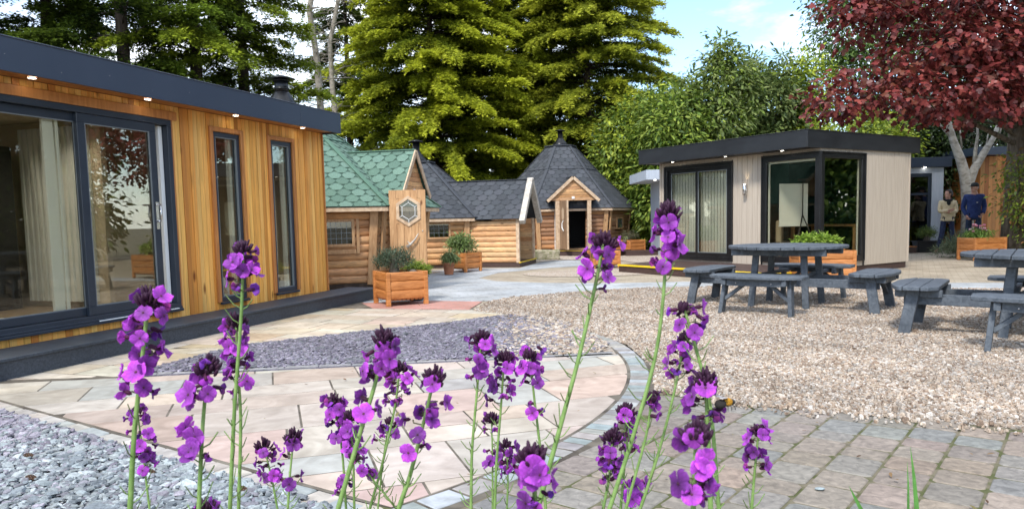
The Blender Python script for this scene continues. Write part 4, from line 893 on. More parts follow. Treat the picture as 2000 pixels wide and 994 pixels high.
# ---------------- far cabin with open door
C3 = (1.72, 25.2); P3 = R(-115)
t = thing('grill_cabin', (*C3, 0), 'dark shingled hexagonal log cabin at the back with its door open', 'log cabin')
roof_hex(t, c0, P3, 2.55, 1.42, .48, 3.50, DK, DKB, DKS, M['shingle'], .25, .17, mid=(1.22, 2.70))
PALM = LOGD+LOGC[:3]
for k in range(6):
    holes = [(.62, 1.55, .18, 1.80)] if k == 0 else ([(.75, 1.4, .7, 1.1)] if k == 1 else [])
    X, w = log_face(t, c0, P3, k, 2.2, .18, 1.45, holes, .10, .13, LOGD+LOGC[5:6] if k != 1 else LOGD)
    if k == 0: X30 = X
    if k == 1: X31 = X
corner_posts(t, c0, P3, 2.2, .16, 1.45, .10, (0, 1, 2), M['pine'])
small_window(t, X31, .73, 1.42, .74, 1.12, y=-.16, nx=4, nz_=3)
mb = MB(); mb.prism([hexpt(c0, 2.2, P3+k*math.pi/3, 0)[:2] for k in range(6)], .0, .17); mb.build('plinth', M['browndeck'], t)
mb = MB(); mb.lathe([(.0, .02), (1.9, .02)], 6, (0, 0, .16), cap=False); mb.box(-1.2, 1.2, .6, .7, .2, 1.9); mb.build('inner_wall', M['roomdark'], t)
flue_small(t, (0, 0), 3.5, 1.05)
dormer(t, X30, 1.08, .78, 1.68, 2.38, -.62, 1.3, DK, DKB, DKS, .25, .17, matb='pinepale')
mb = MB()
for xx in (.60, 1.58): mb.box(xx-.06, xx+.06, -.55, -.45, .18, 1.75)
mb.box(.54, 1.64, -.55, -.45, 1.68, 1.78); mb.build('door_frame', M['pinepale'], t, xf=X30)
for a_ in (.56, 1.58): mb = MB(); mb.box(a_, a_+.04, -.45, .1, .18, 1.7); mb.build('porch_side', M['log'], t, xf=X30)
mb = MB(); mb.box(.4, 1.8, -.85, .02, .0, .14); mb.box(.5, 1.7, -.5, 0, .141, .18); mb.build('doorstep', M['pine'], t, xf=X30)
d3 = bpy.data.objects.new('door', None); link(d3, t); q = X30 @ Vector((.66, -.56, .2)); d3.location = q; d3.rotation_euler = (0, 0, math.atan2(X30[1][0], X30[0][0])+R(-84))
mb = MB()
for k in range(5): mb.box(.002+k*.16, .158+k*.16, 0, .045, 0, 1.45, jit((.62, .5, .42), .08))
mb.v = [(x, y, z) for x, y, z in mb.v]; mb.build('plank_leaf', wood('dark pine planks', (.18, .10, .055), (.30, .19, .11), (9, 9, .9), 2.6, .55, .1, col=False), d3)
mb = MB(); mb.box(.80, .84, -.002, .047, 0, 1.45); o6 = [(.42+.17*math.cos(R(90+60*i)), 1.05+.21*math.sin(R(90+60*i))) for i in range(6)]; mb.add([(a, -.012, c_) for a, c_ in o6], [tuple(range(6))]); mb.build('trim', M['pinepale'], d3)
mb = MB(); mb.tube([(.6, -.05, .55), (.52, -.07, .65), (.52, -.07, .78), (.6, -.05, .86)], [.02, .016, .014, .008], 6); mb.build('antler_handle', M['white'], d3)
mb = MB(); mb.box(1.0, 1.5, .9, .93, 1.45, 1.75, (1, 1, 1)); mb.build('curtain', plain('pink cloth', (.40, .03, .10), .9), t, xf=X30)
# decks and steps near the far cabin
def step(name, loc, sx, sy, h, rz, label, edges):
    t = thing(name, loc, label, 'step', rz=rz)
    mb = MB(); mb.box(-sx/2, sx/2, -sy/2, sy/2, h-.025, h); mb.build('top_board', M['browndeck'], t)
    mb = MB(); mb.box(-sx/2+.01, sx/2-.01, -sy/2+.01, sy/2-.01, 0, h-.026); mb.build('riser', M['browndeck'], t)
    if edges: mb = MB(); mb.box(-sx/2, sx/2 if edges > 1 else sx/2-sx*.45, -sy/2-.006, -sy/2+.04, h+.001, h+.008); mb.box(-sx/2, sx/2, -sy/2-.008, -sy/2-.001, h-.02, h) if edges > 1 else None; mb.build('nosing', M['yellow'], t)
step('deck_step', (2.35, 22.4, 0), 2.3, 1.0, .15, R(-30), 'low brown wooden deck in front of the far cabin door', 1)
step('deck_step', (4.6, 21.9, 0), 2.6, .8, .13, R(2), 'long low brown deck right of the far planters', 0)
t = thing('stone_block', (.97, 20.55, 0), 'rough mossy stone block lying by the far cabin steps', 'stone', rz=.05)
mb = MB(); mb.box(-.36, .36, -.16, .16, -.02, .27); o = mb.build('block', wood('mossy sandstone', (.15, .15, .07), (.34, .30, .22), (1, 1, 1), 9, .9, .9), t, .05, seg=3)
sb = o.modifiers.new('sub', 'SUBSURF'); sb.levels = sb.render_levels = 2; sb.subdivision_type = 'SIMPLE'
tx = bpy.data.textures.new('rough', 'CLOUDS'); tx.noise_scale = .12; dm = o.modifiers.new('d', 'DISPLACE'); dm.texture = tx; dm.strength = .05
# ================================================================ TREES
def trunk_tube(mb, pts, r0_, r1_, n=10):
    m = len(pts); mb.tube(pts, [r0_+(r1_-r0_)*i/(m-1) for i in range(m)], n)
def conifer(name, x, y, H, Rm, zlow, label, seed, cin, ctip, nb=150, leaf=.17, droop=.35, gap=.0, z0=0, group=None, power=.62, tipw=1.0, dens=1.0, trunkr=.22, spread=None, lean=(0, 0)):
    g = np.random.default_rng(seed); t = thing(name, (x, y, z0), label, 'conifer tree', group)
    mb = MB(); pts = [(lean[0]*k/8, lean[1]*k/8, H*k/8*.97) for k in range(9)]; trunk_tube(mb, pts, trunkr, .03)
    Ps = []; Ds = []; Ns = []; Ls = []; Wd = []; Cs = []
    for b in range(nb):
        h = zlow+(H-zlow)*np.clip((b+g.normal(0, 2.5))/nb, 0, 1)**.95; f = (h-zlow)/(H-zlow)
        prof = (1-f)**power*min(1, .78+f*2.0); az = b*2.39996+g.normal(0, .25); Lb = Rm*prof*g.uniform(.72, 1.12)+.25
        if g.random() < gap: Lb *= .45
        rise = g.uniform(-.08, .42); o = np.array([lean[0]*h/H, lean[1]*h/H, h]); d = np.array([math.cos(az), math.sin(az), 0])
        ns = 7; bp = [o+d*Lb*s+np.array([0, 0, Lb*(rise*s-droop*s*s)]) for s in np.linspace(0, 1, ns)]
        mb.tube([tuple(p) for p in bp[:6]], [max(.006, .035*Lb/3*(1-s*.85)) for s in np.linspace(0, 1, 6)], 4, cap=False)
        side = np.array([-d[1], d[0], 0]); bt = g.normal(0, .5); nt_ = int(52*Lb*dens)+10
        s = g.uniform(.12, 1, nt_)**.8; pos = o+d[None]*(Lb*s)[:, None]; pos[:, 2] += Lb*(rise*s-droop*s*s)
        sg = g.choice((-1, 1), nt_); an = g.uniform(.35, 1.15, nt_); tl = g.uniform(.35, .8, nt_)*(1.15-s*.75)*min(1, Lb/2.2+.25)
        td = d[None]*np.cos(an)[:, None]+side[None]*(np.sin(an)*sg)[:, None]; td[:, 2] += rise-2*droop*s*.6+g.normal(.05, .16, nt_)
        k = 9; u = np.linspace(.05, 1, k)
        pp = pos[:, None]+td[:, None]*(tl[:, None]*u[None])[:, :, None]; pp[:, :, 2] -= (tl[:, None]*u[None]**2)*g.uniform(.1, .55, nt_)[:, None]
        pp += g.normal(0, .045, pp.shape)
        fan = g.uniform(-1, 1, (nt_, k)); dd = td[:, None]+np.stack([-td[:, 1], td[:, 0], 0*td[:, 0]], -1)[:, None]*fan[:, :, None]*.8; dd[:, :, 2] += g.normal(-.05, .22, (nt_, k))
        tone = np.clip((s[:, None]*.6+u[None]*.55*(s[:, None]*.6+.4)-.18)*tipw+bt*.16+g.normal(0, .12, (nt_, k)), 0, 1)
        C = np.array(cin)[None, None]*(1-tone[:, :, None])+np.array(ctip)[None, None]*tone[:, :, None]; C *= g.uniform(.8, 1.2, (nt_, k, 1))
        nr = np.zeros_like(dd); nr[:, :, 2] = 1; nr += g.normal(0, .4, nr.shape)
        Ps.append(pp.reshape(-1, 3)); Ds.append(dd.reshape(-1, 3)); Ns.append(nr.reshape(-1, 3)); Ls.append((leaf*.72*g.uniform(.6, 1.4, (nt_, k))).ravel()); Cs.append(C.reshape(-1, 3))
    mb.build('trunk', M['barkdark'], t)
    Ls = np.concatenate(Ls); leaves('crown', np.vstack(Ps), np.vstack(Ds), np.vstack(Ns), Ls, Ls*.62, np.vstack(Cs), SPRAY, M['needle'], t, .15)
    return t
def clumps(g, lobes, n):
    """points spread through ellipsoid lobes, denser to their skin; returns points, outward dirs"""
    w = np.array([l[1][0]*l[1][1]*l[1][2] for l in lobes])**.75; w /= w.sum(); k = g.choice(len(lobes), n, p=w)
    c = np.array([l[0] for l in lobes])[k]; r = np.array([l[1] for l in lobes])[k]
    d = norm(g.normal(0, 1, (n, 3))); rad = g.uniform(.25, 1, n)**.45*g.normal(1, .07, n); return c+d*r*rad[:, None], d
def broadleaf(name, x, y, z0, lobes, label, cat, seed, pal, ncl=900, per=26, leaf=.11, csize=.28, shape=OVAL, wr=.5, mat='leaf', trunk=None, bark='bark', group=None, droop=-.35, layered=1.0, branches=60, tipc=None, fold=.25, zmin=0, brk=1.0):
    g = np.random.default_rng(seed); t = thing(name, (x, y, z0), label, cat, group)
    P, d = clumps(g, lobes, ncl)
    P = P[P[:, 2] > .12-z0*0]; d = d[:len(P)]; n = len(P)
    mb = MB(); tr = trunk or [(0, 0, 0), (0, 0, max(l[0][2] for l in lobes))]
    trunk_tube(mb, tr['pts'] if isinstance(tr, dict) else tr, (tr['r'] if isinstance(tr, dict) else .09), .03)
    tp = np.array((tr['pts'] if isinstance(tr, dict) else tr), float)
    for i in g.choice(n, min(branches, n), replace=False):
        q = P[i]; zc = np.clip(max(q[2]*.55, zmin), tp[0, 2], tp[-1, 2]); j = np.argmin(abs(tp[:, 2]-zc)); a = tp[j].copy(); a[2] = zc if len(tp) == 2 else a[2]
        m = (a+q)/2+g.normal(0, .12, 3)*np.linalg.norm(q-a)*.5; rr = (.010+.006*np.linalg.norm(q-a))*brk; mb.tube([tuple(a), tuple(m), tuple(q)], [rr, rr*.6, .006], 5, cap=False)
    mb.build('trunk', M[bark], t)
    ct = g.normal(0, 1, n)
    off = g.normal(0, 1, (n, per, 3))*csize; off[:, :, 2] *= .6*layered
    pp = P[:, None]+off; dd = norm(off+1e-3)+d[:, None]*.5+g.normal(0, .35, off.shape); dd[:, :, 2] += droop
    nr = g.normal(0, .45, off.shape); nr[:, :, 2] += 1; nr += d[:, None]*.5
    pi = np.clip((ct[:, None]*.9+g.normal(0, .8, (n, per)))*.25*len(pal)+len(pal)/2, 0, len(pal)-1).astype(int); C = np.array(pal)[pi]*g.uniform(.75, 1.25, (n, per, 1))
    L_ = leaf*g.uniform(.6, 1.3, (n, per)).ravel()
    leaves('crown', pp.reshape(-1, 3), dd.reshape(-1, 3), nr.reshape(-1, 3), L_, L_*wr, C.reshape(-1, 3), shape, M[mat], t, fold)
    return t
DKI, DKT = (.020, .040, .010), (.13, .20, .022)
GDI, GDT = (.075, .12, .014), (.54, .57, .045)
def X_(px, Y): return AT(px, 430, Y)[0]
# golden conifers in the middle
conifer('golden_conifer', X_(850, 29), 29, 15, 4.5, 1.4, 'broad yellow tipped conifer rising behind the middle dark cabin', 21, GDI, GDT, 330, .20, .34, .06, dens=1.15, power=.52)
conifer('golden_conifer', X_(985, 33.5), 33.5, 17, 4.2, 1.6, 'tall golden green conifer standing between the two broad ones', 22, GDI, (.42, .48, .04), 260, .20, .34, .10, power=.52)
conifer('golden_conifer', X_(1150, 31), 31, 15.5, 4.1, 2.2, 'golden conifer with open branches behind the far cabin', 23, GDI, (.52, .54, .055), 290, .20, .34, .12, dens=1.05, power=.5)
conifer('dark_conifer', X_(1080, 35), 35, 15, 3.2, .8, 'dark conifer with bare lower trunk behind the far cabin roof', 24, DKI, (.10, .15, .02), 130, .2, .35, .15)
# dark ones on the left
lf = [(-60, 17, 12, 3.6, 'dark conifer at the far left behind the cedar room roof'), (120, 18.5, 13, 3.4, 'second dark conifer from the left over the cedar room'), (262, 17.5, 12.5, 3.2, 'dense dark conifer above the middle of the anthracite fascia'),
      (400, 18.5, 12, 2.8, 'conifer with brighter green tips above the narrow windows'), (490, 19.5, 12, 2.2, 'dark conifer just left of the roof flue')]
for i, (px, Y, H, Rm, lab) in enumerate(lf):
    conifer('dark_conifer', X_(px, Y), Y, H, Rm, 1.6, lab, 40+i, DKI, [(.14, .21, .025), (.20, .28, .03), (.19, .27, .03), (.36, .43, .035), (.28, .35, .03)][i], 115, .15, .28, .30, group='dark conifers behind the cedar room', dens=1.15)
conifer('dark_conifer', X_(690, 34), 34, 14, 3.6, 1.0, 'dark conifer behind the bare trunk left of the golden trees', 48, DKI, (.12, .17, .02), 120, .2, .35, .2)
conifer('dark_conifer', X_(-330, 15), 15, 12, 3.5, 1.0, 'dark conifer beyond the left edge of the frame', 49, DKI, DKT, 60, .18, .3)
# bare trunks
def bare(name, x, y, H, r, label, seed, nbr=60, mat='twig', spread=1.7, low=1.5, sub=3):
    g = np.random.default_rng(seed); t = thing(name, (x, y, 0), label, 'bare tree'); mb = MB()
    pts = [(g.normal(0, .03)*k, g.normal(0, .03)*k, H*k/8) for k in range(9)]; trunk_tube(mb, pts, r, r*.35); mb.build('trunk', M[mat], t); mb = MB()
    for i in range(nbr):
        h = g.uniform(low, H*.98); a = g.uniform(0, 2*math.pi); L_ = spread*g.uniform(.4, 1.1)*(1-.5*h/H); k = h/H*8; j = int(k); o = Vector(pts[j]).lerp(Vector(pts[min(8, j+1)]), k-j)
        d = Vector((math.cos(a), math.sin(a), g.uniform(-.15, .35))); p = [o, o+d*L_*.35+Vector((0, 0, .05)), o+d*L_*.7+Vector((g.normal(0, .1), g.normal(0, .1), -.02)), o+d*L_+Vector((g.normal(0, .15), g.normal(0, .15), g.normal(-.08, .1)))]
        mb.tube(p, [.022, .015, .009, .004], 4, cap=False)
        for q in range(sub):
            s = p[1+q % 2]; e = s+Vector((g.normal(0, .5), g.normal(0, .5), g.normal(.05, .3)))*L_*.5; mb.tube([s, (s+e)/2+Vector((0, 0, .04)), e], [.009, .006, .003], 3, cap=False)
    mb.build('branches', M[mat], t); return t
bare('bare_tree', X_(632, 24), 24, 12.5, .155, 'pale grey dead trunk with bare side branches beside the golden conifer', 61, 90, sub=4)
bare('bare_tree', X_(668, 27), 27, 12, .14, 'thinner bare trunk half hidden by the golden conifer', 62, 70, sub=4)
bare('bare_tree', X_(1150, 33), 33, 6.5, .10, 'small leafless tree showing against the sky right of the far roof', 63, 70, low=1.5, spread=2.2, sub=5)
# hedge and shrubs behind
LAU = [(.05, .095, .014), (.10, .165, .025), (.16, .235, .035), (.23, .30, .045), (.31, .38, .06)]
LAY = [(.12, .18, .02), (.21, .29, .03), (.32, .39, .035), (.42, .47, .05)]
OLV = [(.07, .11, .03), (.13, .18, .05), (.20, .26, .075), (.28, .33, .11)]
DRK = [(.012, .022, .008), (.025, .045, .012), (.04, .07, .018)]
def lob(*a): return [((x, y, z), (rx, ry, rz)) for x, y, z, rx, ry, rz in a]
broadleaf('laurel_tree', X_(1235, 27), 27, 0, lob((0, 0, 1.6, 1.1, 1.2, 1.6), (-.3, 0, 3.4, 1.0, 1.2, 1.3), (.4, .2, 4.4, 1.1, 1.2, 1.2)), 'bright green laurel growing close right of the far cabin', 'laurel tree', 71, LAU+LAY[2:], 520, 26, .17, .26, group=None)
broadleaf('laurel_tree', X_(1305, 25.5), 25.5, 0, lob((0, 0, 1.8, 1.4, 1.2, 1.8), (.2, 0, 3.8, 1.3, 1.2, 1.4)), 'leafy green laurel behind the left end of the beige room', 'laurel tree', 72, LAU, 702, 18, .21, .20, wr=.40)
broadleaf('laurel_tree', X_(1400, 26), 26, 0, lob((0, 0, 2.4, 1.6, 1.2, 1.5), (-.3, 0, 4.3, 1.4, 1.1, 1.3), (.3, .0, 5.7, .9, .8, 1.1), (-1.0, 0, 5.3, .35, .4, .9), (1.2, 0, 5.2, .4, .4, 1.0), (.1, 0, 6.6, .3, .3, .8)), 'tall loose laurel with upright shoots above the black roof', 'laurel tree', 73, OLV+LAU[2:4], 837, 18, .21, .20, wr=.40)
broadleaf('laurel_tree', X_(1490, 27.5), 27.5, 0, lob((0, 0, 3.0, 1.6, 1.2, 1.6), (.2, 0, 5.0, 1.3, 1.1, 1.4), (-.5, 0, 6.0, .7, .8, .9), (.7, 0, 6.2, .35, .35, .8), (1.3, 0, 5.2, .4, .4, .8)), 'olive green laurel in the middle of the hedge above the roof', 'laurel tree', 74, OLV, 756, 18, .21, .20, wr=.40)
broadleaf('golden_shrub', X_(1560, 28), 28, 0, lob((0, 0, 3.2, 1.3, 1.2, 1.8), (.1, 0, 5.4, 1.0, 1.0, 1.7)), 'yellow green tree at the right end of the hedge', 'tree', 75, LAY, 460, 26, .16, .27)
broadleaf('laurel_tree', X_(1330, 29), 29, 0, lob((0, 0, 3.0, 1.6, 1.2, 2.0), (-.4, 0, 5.0, 1.2, 1.0, 1.2)), 'darker laurel rising behind the hedge near the bare tree', 'laurel tree', 76, LAU[:4], 621, 18, .21, .20, wr=.40)
broadleaf('ash_tree', X_(1720, 30), 30, 0, lob((0, 0, 6.5, 2.6, 1.8, 2.4), (-1.5, 0, 8.2, 1.5, 1.4, 1.6), (1.8, 0, 9, 2.4, 1.8, 2.2), (.4, 0, 4.0, 2.0, 1.6, 1.6), (-2.2, 0, 9.6, .8, .8, .9)), 'tall fresh green tree partly behind the red maple', 'tree', 77, [(.05, .10, .02), (.08, .15, .03), (.12, .20, .045), (.17, .25, .07)], 1300, 24, .15, .3)
broadleaf('laurel_tree', X_(1660, 23.5), 23.5, 0, lob((0, 0, 1.8, 1.5, 1.0, 1.5), (.3, 0, 3.2, 1.5, 1.0, 1.1)), 'bright laurel just above the black roof under the maple', 'laurel tree', 78, LAY+LAU[3:], 420, 26, .15, .24)
broadleaf('laurel_tree', X_(1790, 25.5), 25.5, 0, lob((0, 0, 1.8, 1.5, .9, 1.8), (.2, 0, 3.6, 1.5, .9, 1.4)), 'dark laurel behind the grey garden room', 'laurel tree', 79, DRK+LAU[:2], 420, 26, .15, .24)
broadleaf('evergreen_shrub', X_(1865, 24.8), 24.8, 0, lob((0, 0, 1.6, 1.3, .7, 1.7), (.3, 0, 3.6, 1.6, .9, 1.4)), 'very dark evergreen behind the white forked trunk', 'shrub', 80, DRK, 460, 26, .13, .22)
broadleaf('evergreen_shrub', X_(1970, 27), 27, 0, lob((0, 0, 4.0, 2.4, .9, 1.4), (0, 0, 5.6, 2.6, 1.2, 1.6)), 'dark tree crown above the orange cedar building', 'shrub', 81, DRK+LAU[:2], 520, 24, .16, .3)
# far belt that closes the view behind everything
g = np.random.default_rng(90); P = np.c_[g.uniform(-34, 34, 5200), g.uniform(37, 41, 5200), np.abs(g.uniform(0, 1, 5200))**.8*4.2]
P[:, 2] *= 1+.25*np.sin(P[:, 0]*.7)+.2*np.sin(P[:, 0]*1.9)
k = 16; pp = P[:, None]+g.normal(0, .38, (5200, k, 3)); dd = g.normal(0, 1, pp.shape); nr = g.normal(0, .5, pp.shape); nr[:, :, 2] += 1
C = np.array(DRK+LAU[:2])[g.integers(0, 5, 5200)][:, None]*g.uniform(.7, 1.3, (5200, k, 1)); L_ = g.uniform(.16, .34, 5200*k)
o = leaves('distant_wood', pp.reshape(-1, 3), dd.reshape(-1, 3), nr.reshape(-1, 3), L_, L_*.55, C.reshape(-1, 3), DIAMOND, M['leaf']); tag(o, 'dark belt of woodland closing the view behind the cabins', 'woodland', kind='stuff')
# red maple on its big trunk
MAP = [(.07, .013, .013), (.11, .020, .019), (.16, .028, .027), (.22, .042, .038), (.30, .072, .058), (.15, .045, .026)]
TX, TY = 11.75, 17.4
def ml(px, py, Y, rx, ry, rz): q = AT(px, py, Y); return ((q[0]-TX, q[1]-TY, q[2]), (rx, ry, rz))
ML = [ml(1660, 200, 15.2, 1.05, .9, .30), ml(1720, 150, 15, 1.1, .9, .35), ml(1800, 180, 15.3, 1.5, 1.1, .48), ml(1880, 205, 15.5, 1.3, 1.1, .42), ml(1680, 15, 15, 1.0, .9, .30), ml(1750, 50, 15.2, 1.2, 1.0, .40), ml(1830, 90, 15.5, 1.5, 1.2, .55),
      ml(1900, 120, 16, 1.3, 1.3, .8), ml(1960, 60, 16, 1.5, 1.5, 1.2), ml(1850, -40, 15.6, 2.0, 1.6, .9), ml(1990, 150, 16.5, 1.2, 1.2, .9), ml(1950, -180, 16.5, 3.4, 2.6, 2.0), ml(2200, 60, 16.5, 2.6, 2.2, 2.4), ml(1720, -60, 15.5, 1.2, 1.0, .5), ml(1600, 192, 15.0, .45, .5, .16), ml(2250, -250, 17, 3.2, 2.8, 2.4), ml(1640, 225, 15.1, .5, .5, .15)]
mt = broadleaf('red_maple', TX, TY, 0, ML, 'large dark red maple overhanging from the right on a thick grey trunk', 'maple tree', 95, MAP, 1900, 16, .125, .19, MAPLE, .95, 'leafred',
          trunk=dict(pts=[(0, 0, 0), (.02, 0, 1.5), (.05, .05, 3), (.02, .05, 4.6), (.1, 0, 6.5), (.2, .1, 9)], r=.27), branches=110, droop=-.55, layered=.75, zmin=3.3, brk=.55)
mb = MB()
for (px, py, z) in ((1640, 200, 2.6), (1700, 165, 3.0), (1760, 190, 2.8), (1690, 30, 4.2), (1790, 90, 4.0), (1850, 130, 3.6), (1720, -40, 5.2)):
    e_ = AT(px, py, 15.2)-np.array([TX, TY, 0]); a = np.array([.02, 0, z]); m1 = a*.6+e_*.4+np.array([0, 0, .35]); m2 = a*.25+e_*.75+np.array([0, 0, .2]); mb.tube([tuple(a), tuple(m1), tuple(m2), tuple(e_)], [.07, .045, .025, .010], 6, cap=False)
mb.build('limb', M['bark'], mt)
broadleaf('climbing_ivy', 12.05, 16.6, 0, lob((0, 0, .9, .75, .6, .9), (-.25, 0, 1.9, .8, .55, .6), (.3, 0, 2.6, .6, .5, .6), (-.55, 0, 1.3, .5, .5, .45)), 'green climbing shrub wrapped round the maple trunk foot', 'shrub', 96, [(.06, .10, .015), (.10, .15, .02), (.16, .22, .03), (.24, .28, .04), (.20, .10, .03)], 260, 14, .10, .2, branches=60)
# white forked trunk
bx, by = X_(1889, 21.3), 21.3
t = thing('pollarded_tree', (bx, by, 0), 'pale barked tree with forked cut back limbs behind the two people', 'bare tree'); 
def q3(px, py, dy=0): p = AT(px, py, by+dy); return (p[0]-bx, p[1]-by, p[2])
mb = MB(); mb.tube([(0, 0, 0), q3(1890, 420), q3(1888, 370), q3(1884, 340), q3(1876, 312), q3(1862, 275), q3(1853, 245), q3(1846, 210)], [.17, .155, .15, .14, .125, .10, .085, .07], 12); mb.build('trunk', M['barkpale'], t)
mb = MB(); mb.tube([q3(1889, 385), q3(1893, 358), q3(1903, 330), q3(1922, 298), q3(1940, 270), q3(1952, 240)], [.10, .12, .115, .095, .07, .05], 10); mb.build('limb', M['barkpale'], t)
for pts, rr in (([q3(1903, 330, .05), q3(1905, 295), q3(1910, 262), q3(1908, 245)], [.07, .05, .035, .025]), ([q3(1864, 278), q3(1842, 252), q3(1826, 230), q3(1816, 204)], [.04, .03, .022, .015]), ([q3(1878, 290), q3(1876, 262), q3(1874, 248)], [.03, .022, .015]),
                ([q3(1935, 280), q3(1952, 262), q3(1960, 236)], [.03, .025, .012]), ([q3(1850, 240), q3(1838, 225), q3(1834, 205)], [.03, .02, .01]), ([q3(1915, 306), q3(1926, 285), q3(1930, 262)], [.03, .022, .014])):
    mb = MB(); mb.tube(pts, rr, 8); mb.build('branch', M['barkpale'], t)
# unseen shrubs added past the right edge, made dense to darken pane reflections
for i, (x, y, lab) in enumerate(((15, 9.5, 'unseen tall green shrub added beyond the right edge, level with the picnic tables'), (13.5, 4.5, 'unseen tall shrub added beyond the right edge, level with the near paving'), (13.5, 0, 'unseen shrub added beside the camera out of frame on the right'), (16.5, 14, 'unseen shrub added beyond the right edge, level with the right planter'))):
    broadleaf('reflection_shrub', x, y, 0, lob((0, 0, 1.6, 1.8, 2.6, 1.7), (.5, 0, 4.0, 1.8, 2.6, 1.9), (.8, .5, 6.2, 1.6, 2.4, 1.6)), lab, 'shrub', 100+i, LAU[:3], 1000, 20, .26, .42, group='unseen shrubs added beyond the right edge', branches=10)
# low plants round the right planter
broadleaf('lavender_bush', 10.95, 17.9, 0, lob((0, 0, .26, .42, .35, .30), (-.4, -.1, .13, .3, .3, .14)), 'low grey green lavender bush by the people\'s feet', 'shrub', 110, [(.10, .13, .07), (.15, .18, .10), (.20, .24, .14)], 170, 26, .09, .1, DIAMOND, .2, branches=10, droop=.8)
broadleaf('green_bush', 12.75, 18.1, 0, lob((0, 0, .35, .6, .4, .4)), 'low bright green bush beside the ivy and planter', 'shrub', 111, LAY, 90, 20, .09, .12, branches=10)
# ================================================================ PICNIC TABLES
def picnic(x, y, rz, label, zt=.75):
    t = thing('picnic_table', (x, y, 0), label, 'picnic table', 'round grey picnic tables on the gravel', rz)
    RT_ = .70
    mb = MB(); n = 10; w = 2*RT_/n; ring = [(RT_*math.cos(a), RT_*math.sin(a)) for a in np.linspace(0, 2*math.pi, 56, endpoint=False)]
    for k in range(n):
        a, b = -RT_+k*w+.004, -RT_+(k+1)*w-.004; p = clip_to([(-1, a), (1, a), (1, b), (-1, b)], ring)
        if len(p) > 2: mb.prism(p, zt-.035+random.uniform(-.001, .002), zt+random.uniform(-.001, .002), jit((1, 1, 1), .05))
    mb.build('tabletop', M['greypaint'], t, .004)
    mb = MB()
    for q in (-.36, .36): mb.box(q-.035, q+.035, -.56, .56, zt-.115, zt-.037)
    mb.build('top_bearer', M['greypaint'], t, .004)
    for sx in (-1, 1):
        for sy in (-1, 1):
            mb = MB(); mb.bar((sx*.33, sy*.33, .0), (sx*.28, sy*.28, zt-.037), .075, .045, up=(sx, 0, 0)); mb.build('table_leg', M['greypaint'], t, .004)
    mb = MB()
    for q in (-.30, .30): mb.box(q-.022, q+.022, -1.12, 1.12, .27, .37)
    mb.build('long_beam', M['greypaint'], t, .004)
    mb = MB()
    for q in (-.25, .25): mb.box(-1.12, 1.12, q-.022, q+.022, .371, .41)
    mb.build('cross_beam', M['greypaint'], t, .004)
    for k in range(4):
        a = k*math.pi/2; ca_, sa_ = math.cos(a), math.sin(a)
        X = Matrix(((ca_, -sa_, 0, 0), (sa_, ca_, 0, 0), (0, 0, 1, 0), (0, 0, 0, 1)))   # local x outward, y along the seat
        mb = MB(); outer = [(1.30*math.cos(q), 1.30*math.sin(q)) for q in np.linspace(-.45, .45, 24)]; reg_ = outer+[(.80, .46), (.80, -.46)]
        reg_ = [(.82, -.44), (.90, -.53)]+[(1.26*math.cos(q), 1.26*math.sin(q)*1.0) for q in np.linspace(-.43, .43, 22)]+[(.90, .53), (.82, .44)]
        for j in range(3):
            p = clip_to([(.82+j*.145, -.8), (.82+j*.145+.139, -.8), (.82+j*.145+.139, .8), (.82+j*.145, .8)], reg_ if area(reg_) > 0 else reg_[::-1])
            if len(p) > 2: mb.prism(p, .415+random.uniform(-.001, .001), .452+random.uniform(-.001, .001), jit((1, 1, 1), .05))
        st = mb.build('bench_seat', M['greypaint'], t, .005, xf=X)
        mb = MB()
        for s in (-1, 1): mb.box(.80, 1.19, s*.34-.025, s*.34+.025, .345, .413)
        mb.box(1.13, 1.17, -.31, .31, .335, .412); mb.build('seat_bearer', M['greypaint'], t, .003, xf=X)
        for s in (-1, 1):
            mb = MB(); mb.bar((1.10, s*.40, 0), (1.03, s*.365, .412), .045, .105, up=(1, 0, 0)); mb.build('bench_leg', M['greypaint'], t, .004, xf=X)
            mb = MB(); mb.bar((1.06, s*.37, .17), (1.04, s*.13, .36), .04, .05, up=(1, 0, 0)); mb.build('brace', M['greypaint'], t, .003, xf=X)
        mb = MB()
        for s in (-1, 1): mb.ball((1.175, s*.2, .37), (.006, .008, .008), 8, 5)
        mb.build('bolt', M['steel'], t, xf=X)
    return t
picnic(3.42, 9.2, R(-128), 'whole grey round picnic table on the gravel before the beige garden room')
picnic(4.78, 6.55, R(-126), 'grey round picnic table cut off by the right edge of the photo')
